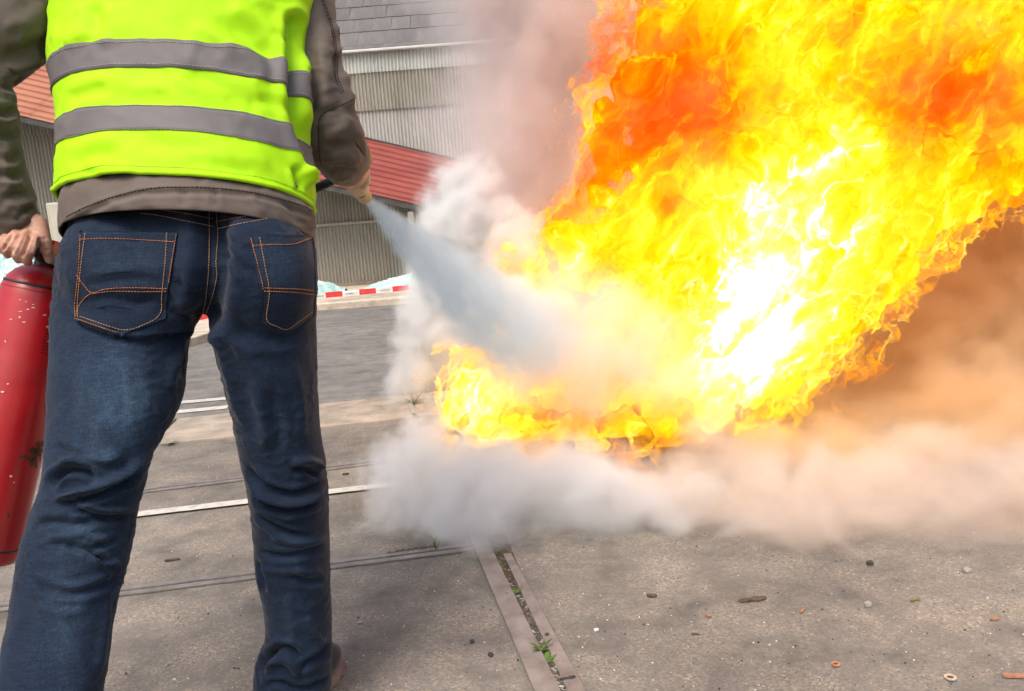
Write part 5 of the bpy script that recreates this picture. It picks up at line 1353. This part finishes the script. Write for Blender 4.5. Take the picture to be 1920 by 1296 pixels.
# ================================================================ SMOKE AND EXTINGUISHING POWDER: volumes
def smoke(name, label, blobs, voxel, density, color, soft=0.06, warp=((3.0, 0.16), (9.0, 0.05)), erode=0.05, escale=12.0, edet=4, stretch=(1, 1, 1), absorb=None, aniso=0.0, z0=0.004, fade=None, boost=4.0, glow=None):
    pts = [(P(x, y, d), pxw(r, d)) for x, y, r, d in blobs]
    lo = np.min([p - r for p, r in pts], axis=0) - 0.12; hi = np.max([p + r for p, r in pts], axis=0) + 0.12
    lo[2] = max(lo[2], z0)
    ng = bpy.data.node_groups.new(name + '_field', 'GeometryNodeTree')
    ng.interface.new_socket('Geometry', in_out='INPUT', socket_type='NodeSocketGeometry'); ng.interface.new_socket('Geometry', in_out='OUTPUT', socket_type='NodeSocketGeometry')
    gi = ng.nodes.new('NodeGroupInput'); go = ng.nodes.new('NodeGroupOutput')
    def lk(a, b): ng.links.new(a, b)
    def M(op, a, b=None, c=None):
        n = ng.nodes.new('ShaderNodeMath'); n.operation = op
        for i, q in enumerate((a, b, c)):
            if q is None: continue
            if isinstance(q, (int, float)): n.inputs[i].default_value = float(q)
            else: lk(q, n.inputs[i])
        return n.outputs[0]
    def VM(op, a, b=None, scale=None):
        n = ng.nodes.new('ShaderNodeVectorMath'); n.operation = op
        for i, q in enumerate((a, b)):
            if q is None: continue
            if isinstance(q, tuple): n.inputs[i].default_value = q
            else: lk(q, n.inputs[i])
        if scale is not None: n.inputs['Scale'].default_value = scale
        return n.outputs['Value'] if op in ('DISTANCE', 'LENGTH') else n.outputs[0]
    pos = ng.nodes.new('GeometryNodeInputPosition').outputs[0]
    p = pos
    for sc, am in warp:
        n = ng.nodes.new('ShaderNodeTexNoise'); n.inputs['Scale'].default_value = sc; n.inputs['Detail'].default_value = 2.0
        lk(VM('MULTIPLY', p, tuple(stretch)), n.inputs['Vector'])
        p = VM('ADD', p, VM('SCALE', VM('SUBTRACT', n.outputs['Color'], (0.5, 0.5, 0.5)), None, am * 2))
    acc = None
    for c, r in pts:
        dd = M('SUBTRACT', float(r), VM('DISTANCE', p, tuple(c)))
        if acc is None: acc = dd
        else: acc = M('SMOOTH_MAX', acc, dd, 0.05)
    n = ng.nodes.new('ShaderNodeTexNoise'); n.inputs['Scale'].default_value = escale; n.inputs['Detail'].default_value = edet; n.inputs['Roughness'].default_value = 0.6
    lk(VM('MULTIPLY', p, tuple(stretch)), n.inputs['Vector'])
    val = M('ADD', acc, M('MULTIPLY', M('SUBTRACT', n.outputs[0], 0.52), erode * 4))
    mr = ng.nodes.new('ShaderNodeMapRange'); mr.interpolation_type = 'SMOOTHSTEP'
    mr.inputs['From Min'].default_value = -soft * 0.15; mr.inputs['From Max'].default_value = soft
    lk(val, mr.inputs[0])
    dens = mr.outputs[0]
    if fade:       # thins out along its way
        a_, b_ = P(*fade[0]), P(*fade[1]); t_ = b_ - a_; L2 = float(t_ @ t_)
        n = ng.nodes.new('ShaderNodeVectorMath'); n.operation = 'DOT_PRODUCT'; lk(VM('SUBTRACT', pos, tuple(a_)), n.inputs[0]); n.inputs[1].default_value = tuple(t_ / L2)
        m2 = ng.nodes.new('ShaderNodeMapRange'); m2.interpolation_type = 'SMOOTHSTEP'; lk(n.outputs['Value'], m2.inputs[0])
        m2.inputs['From Min'].default_value = fade[2]; m2.inputs['From Max'].default_value = 1.02; m2.inputs['To Min'].default_value = 1.0; m2.inputs['To Max'].default_value = 0.0
        m3 = ng.nodes.new('ShaderNodeMapRange'); lk(n.outputs['Value'], m3.inputs[0]); m3.inputs['From Min'].default_value = 0.0; m3.inputs['From Max'].default_value = 0.35; m3.inputs['To Min'].default_value = boost; m3.inputs['To Max'].default_value = 1.0
        dens = M('MULTIPLY', M('MULTIPLY', dens, m2.outputs[0]), m3.outputs[0])
    vc = ng.nodes.new('GeometryNodeVolumeCube')
    lk(dens, vc.inputs['Density']); vc.inputs['Min'].default_value = tuple(lo); vc.inputs['Max'].default_value = tuple(hi)
    res = np.maximum(((hi - lo) / voxel).astype(int), 8)
    for k, nm in enumerate(('Resolution X', 'Resolution Y', 'Resolution Z')): vc.inputs[nm].default_value = int(res[k])
    mt, nt, out = new_mat(name)
    pv = nt.nodes.new('ShaderNodeVolumePrincipled')
    pv.inputs['Color'].default_value = (*color, 1); pv.inputs['Density'].default_value = density; pv.inputs['Anisotropy'].default_value = aniso
    if absorb: pv.inputs['Absorption Color'].default_value = (*absorb, 1)
    if glow:
        vi = nt.nodes.new('ShaderNodeVolumeInfo'); L_(nt, math_(nt, 'MULTIPLY', vi.outputs['Density'], glow[1]), pv.inputs['Emission Strength']); pv.inputs['Emission Color'].default_value = (*glow[0], 1)
    L_(nt, pv.outputs[0], out.inputs['Volume'])
    sm = ng.nodes.new('GeometryNodeSetMaterial'); sm.inputs['Material'].default_value = mt
    lk(vc.outputs[0], sm.inputs[0]); lk(sm.outputs[0], go.inputs[0])
    c = (lo + hi) / 2
    v, f = sphere_vf((0, 0, 0), 0.05, 6, 8)
    me = mesh_data(name, v, f); me.materials.append(mt)
    o = bpy.data.objects.new(name, me); COL.objects.link(o)
    md = o.modifiers.new('field', 'NODES'); md.node_group = ng
    tag(o, label, None, None, 'stuff')
    return o

# the jet: a cone of powder along a straight line from the nozzle mouth
JA, JB = P(687.5, 374, 1.93), P(1030, 694, 3.0)
def jet_volume():
    t_ = JB - JA; JL_ = float(np.linalg.norm(t_)); e = t_ / JL_
    r_end = 0.30
    lo = np.minimum(JA, JB) - np.array([0.06, 0.06, r_end]); hi = np.maximum(JA, JB) + np.array([r_end, r_end, 0.12]); lo[2] = max(lo[2], 0.01)
    ng = bpy.data.node_groups.new('jet_field', 'GeometryNodeTree')
    ng.interface.new_socket('Geometry', in_out='INPUT', socket_type='NodeSocketGeometry'); ng.interface.new_socket('Geometry', in_out='OUTPUT', socket_type='NodeSocketGeometry')
    go = ng.nodes.new('NodeGroupOutput'); lk = lambda a, b: ng.links.new(a, b)
    def M(op, a, b=None, c=None):
        n = ng.nodes.new('ShaderNodeMath'); n.operation = op
        for i, q in enumerate((a, b, c)):
            if q is None: continue
            if isinstance(q, (int, float)): n.inputs[i].default_value = float(q)
            else: lk(q, n.inputs[i])
        return n.outputs[0]
    def V2(op, a, b=None, sc=None):
        n = ng.nodes.new('ShaderNodeVectorMath'); n.operation = op
        for i, q in enumerate((a, b)):
            if q is None: continue
            if isinstance(q, tuple): n.inputs[i].default_value = q
            else: lk(q, n.inputs[i])
        if sc is not None:
            if isinstance(sc, (int, float)): n.inputs['Scale'].default_value = sc
            else: lk(sc, n.inputs['Scale'])
        return n.outputs['Value'] if op in ('DOT_PRODUCT', 'LENGTH') else n.outputs[0]
    def SS(x, a, b, lo_=0.0, hi_=1.0):
        m = ng.nodes.new('ShaderNodeMapRange'); m.interpolation_type = 'SMOOTHSTEP'; lk(x, m.inputs[0])
        for k, q in (('From Min', a), ('From Max', b), ('To Min', lo_), ('To Max', hi_)): m.inputs[k].default_value = q
        return m.outputs[0]
    pos = ng.nodes.new('GeometryNodeInputPosition').outputs[0]
    rel = V2('SUBTRACT', pos, tuple(JA))
    s_ = V2('DOT_PRODUCT', rel, tuple(e))                               # metres along the jet
    rad = V2('SUBTRACT', rel, V2('SCALE', tuple(e), None, s_))
    sp = M('MAXIMUM', s_, 0.0)
    R = M('ADD', M('MULTIPLY', M('POWER', sp, 0.86), 0.185), 0.007)     # cone radius
    u = V2('SCALE', rad, None, M('DIVIDE', 1.0, R))                     # across, in radii
    q = V2('ADD', V2('SCALE', u, None, 1.3), V2('SCALE', tuple(e), None, M('MULTIPLY', M('LOGARITHM', M('ADD', sp, 0.03), 2.0), 1.1)))
    def NO(v, sc, det):
        n = ng.nodes.new('ShaderNodeTexNoise'); n.inputs['Scale'].default_value = sc; n.inputs['Detail'].default_value = det; n.inputs['Roughness'].default_value = 0.6; lk(v, n.inputs['Vector']); return n.outputs[0]
    n1 = NO(q, 2.2, 5); n2 = NO(V2('SCALE', pos, None, 1.0), 13, 4)
    rho = V2('LENGTH', u)
    val = M('ADD', M('SUBTRACT', 1.0, rho), M('ADD', M('MULTIPLY', M('SUBTRACT', n1, 0.5), 1.25), M('MULTIPLY', M('MULTIPLY', M('SUBTRACT', n2, 0.5), 0.9), SS(s_, 0.15, 0.9, 0.0, 1.7))))
    d = SS(val, 0.02, 0.42)
    n3_ = NO(q, 4.6, 4)
    d = M('MULTIPLY', d, SS(n3_, 0.36, 0.64, 0.25, 1.5))
    d = M('MULTIPLY', d, M('DIVIDE', 0.14, M('ADD', R, 0.006)))         # thins as it widens
    d = M('MULTIPLY', M('MULTIPLY', d, SS(s_, 0.0, 0.004)), SS(M('ADD', s_, M('MULTIPLY', M('SUBTRACT', n2, 0.5), 1.1)), JL_ * 0.62, JL_ * 1.06, 1.0, 0.0))
    vc = ng.nodes.new('GeometryNodeVolumeCube'); lk(d, vc.inputs['Density']); vc.inputs['Min'].default_value = tuple(lo); vc.inputs['Max'].default_value = tuple(hi)
    for k, nm in enumerate(('Resolution X', 'Resolution Y', 'Resolution Z')): vc.inputs[nm].default_value = int((hi[k] - lo[k]) / 0.006)
    mt, nt, out = new_mat('powder_jet'); pv = nt.nodes.new('ShaderNodeVolumePrincipled')
    pv.inputs['Color'].default_value = (0.84, 0.945, 0.995, 1); pv.inputs['Density'].default_value = 9.0; L_(nt, pv.outputs[0], out.inputs['Volume'])
    sm = ng.nodes.new('GeometryNodeSetMaterial'); sm.inputs['Material'].default_value = mt; lk(vc.outputs[0], sm.inputs[0]); lk(sm.outputs[0], go.inputs[0])
    v, f = sphere_vf((0, 0, 0), 0.05, 6, 8); me = mesh_data('powder_jet', v, f); me.materials.append(mt)
    o = bpy.data.objects.new('powder_jet', me); COL.objects.link(o); o.modifiers.new('field', 'NODES').node_group = ng
    tag(o, 'pale blue white powder jet spraying from the nozzle', None, None, 'stuff')
jet_volume()
smoke('powder_cloud', 'white powder cloud billowing behind the jet', [(850, 345, 46, 3.5), (885, 350, 65, 3.5), (835, 400, 58, 3.5), (880, 430, 92, 3.5), (815, 470, 58, 3.5), (795, 530, 56, 3.45), (850, 540, 95, 3.45), (930, 500, 90, 3.5), (800, 600, 66, 3.4), (790, 660, 60, 3.4), (742, 718, 42, 3.35), (775, 700, 52, 3.35), (860, 620, 84, 3.4), (940, 590, 90, 3.3), (1020, 620, 90, 3.15), (930, 430, 70, 3.5), (830, 690, 40, 3.35), (960, 470, 70, 3.4)],
      0.012, 22, (0.95, 0.95, 0.95), 0.085, ((4.0, 0.08), (11.0, 0.05)), 0.055, 12, 5)
smoke('powder_veil', 'thin white pinkish powder veil where the jet meets the flames', [(1040, 650, 110, 2.98), (1120, 680, 110, 2.95), (1200, 690, 100, 2.95), (1050, 570, 90, 3.0), (1140, 600, 90, 2.98), (1000, 720, 80, 2.95), (1090, 750, 80, 2.92), (1280, 720, 80, 2.95), (1230, 630, 70, 3.0), (1330, 790, 70, 2.95)],
      0.02, 9.0, (0.975, 0.96, 0.955), 0.22, ((3.0, 0.12), (8.0, 0.06)), 0.05, 8, 4)
smoke('ground_powder', 'white powder smoke rolling low over the yard in front of the tray', [(702, 940, 62, 2.76), (742, 890, 86, 2.76), (782, 838, 76, 2.82), (828, 800, 60, 2.84), (800, 915, 118, 2.72), (870, 920, 124, 2.68), (950, 925, 128, 2.66), (905, 995, 76, 2.5), (1040, 940, 128, 2.64), (1130, 955, 124, 2.60), (1230, 970, 108, 2.58), (1330, 985, 90, 2.56), (1090, 880, 88, 2.82), (1000, 880, 92, 2.82), (1430, 990, 70, 2.56)],
      0.013, 13, (0.975, 0.975, 0.98), 0.09, ((1.8, 0.14), (4.5, 0.10), (12.0, 0.055)), 0.09, 8, 5)
smoke('low_smoke', 'peach tinted smoke drifting low over the right of the yard', [(1150, 900, 90, 2.85), (1230, 935, 120, 2.70), (1330, 955, 126, 2.56), (1430, 960, 128, 2.50), (1540, 960, 128, 2.46), (1660, 955, 130, 2.44), (1780, 950, 132, 2.42), (1900, 940, 142, 2.40), (2020, 930, 150, 2.40), (1300, 885, 90, 2.8), (1420, 890, 96, 2.75), (1560, 890, 100, 2.7), (1700, 885, 100, 2.7)],
      0.016, 7.5, (0.95, 0.86, 0.79), 0.14, ((1.8, 0.16), (4.5, 0.11), (12.0, 0.06)), 0.11, 6.5, 5)  # peach colour stands in for fire glow on the low smoke
smoke('thin_haze', 'thin lilac grey haze veiling the shed left of the blaze', [(900, 30, 150, 4.3), (910, 180, 140, 4.3), (900, 290, 110, 4.2), (860, -60, 150, 4.3), (960, 100, 150, 4.3), (940, 300, 110, 3.8), (910, 390, 100, 3.7), (870, 320, 90, 3.7)],
      0.03, 1.9, (0.88, 0.83, 0.84), 0.26, ((2.2, 0.2), (6.0, 0.09)), 0.12, 5, 4)
smoke('dark_smoke', 'greyish pink smoke drifting up left of the blaze', [(970, 20, 130, 4.0), (1030, 120, 150, 4.0), (1010, 240, 160, 4.0), (995, 350, 140, 4.0), (970, 440, 100, 3.9), (1060, 330, 120, 3.9), (1060, 30, 140, 3.9), (960, -80, 150, 4.0), (1060, -120, 190, 4.0), (1100, 200, 130, 3.95), (930, 150, 90, 4.0), (940, 270, 90, 3.9)],
      0.024, 8.0, (0.87, 0.78, 0.76), 0.24, ((2.5, 0.14), (7.0, 0.06)), 0.08, 6, 4)
smoke('orange_smoke', 'brown orange smoke right of and below the blaze', [(1900, 460, 190, 4.2), (1850, 620, 210, 4.1), (1730, 720, 200, 4.0), (1900, 760, 220, 3.9), (1620, 800, 160, 3.9), (1750, 840, 180, 3.6), (1880, 860, 180, 3.4), (1520, 850, 130, 3.6), (1640, 870, 140, 3.4), (1990, 600, 210, 4.2), (2050, 780, 220, 4.0), (1400, 870, 120, 3.5), (2000, 400, 190, 4.3), (1300, 875, 100, 3.4), (1800, 520, 130, 4.3), (1450, 900, 120, 3.1), (1600, 900, 135, 3.0), (1750, 900, 145, 3.0), (1900, 890, 150, 3.0), (2020, 900, 150, 3.0)],
      0.026, 13.0, (0.945, 0.74, 0.50), 0.2, ((2.5, 0.12), (7.0, 0.06)), 0.07, 6, 4)  # brown smoke; the orange of the firelight is put into its colour
smoke('flame_haze', 'soft glowing orange gas around the edge of the blaze', [(x, y, r + 16, d) for x, y, r, d in FB if r > 50 and y > -150], 0.03, 1.2, (0.9, 0.6, 0.4), 0.2, ((3.0, 0.14), (8.0, 0.08)), 0.10, 7, 4, glow=((1.0, 0.34, 0.03), 0.9))
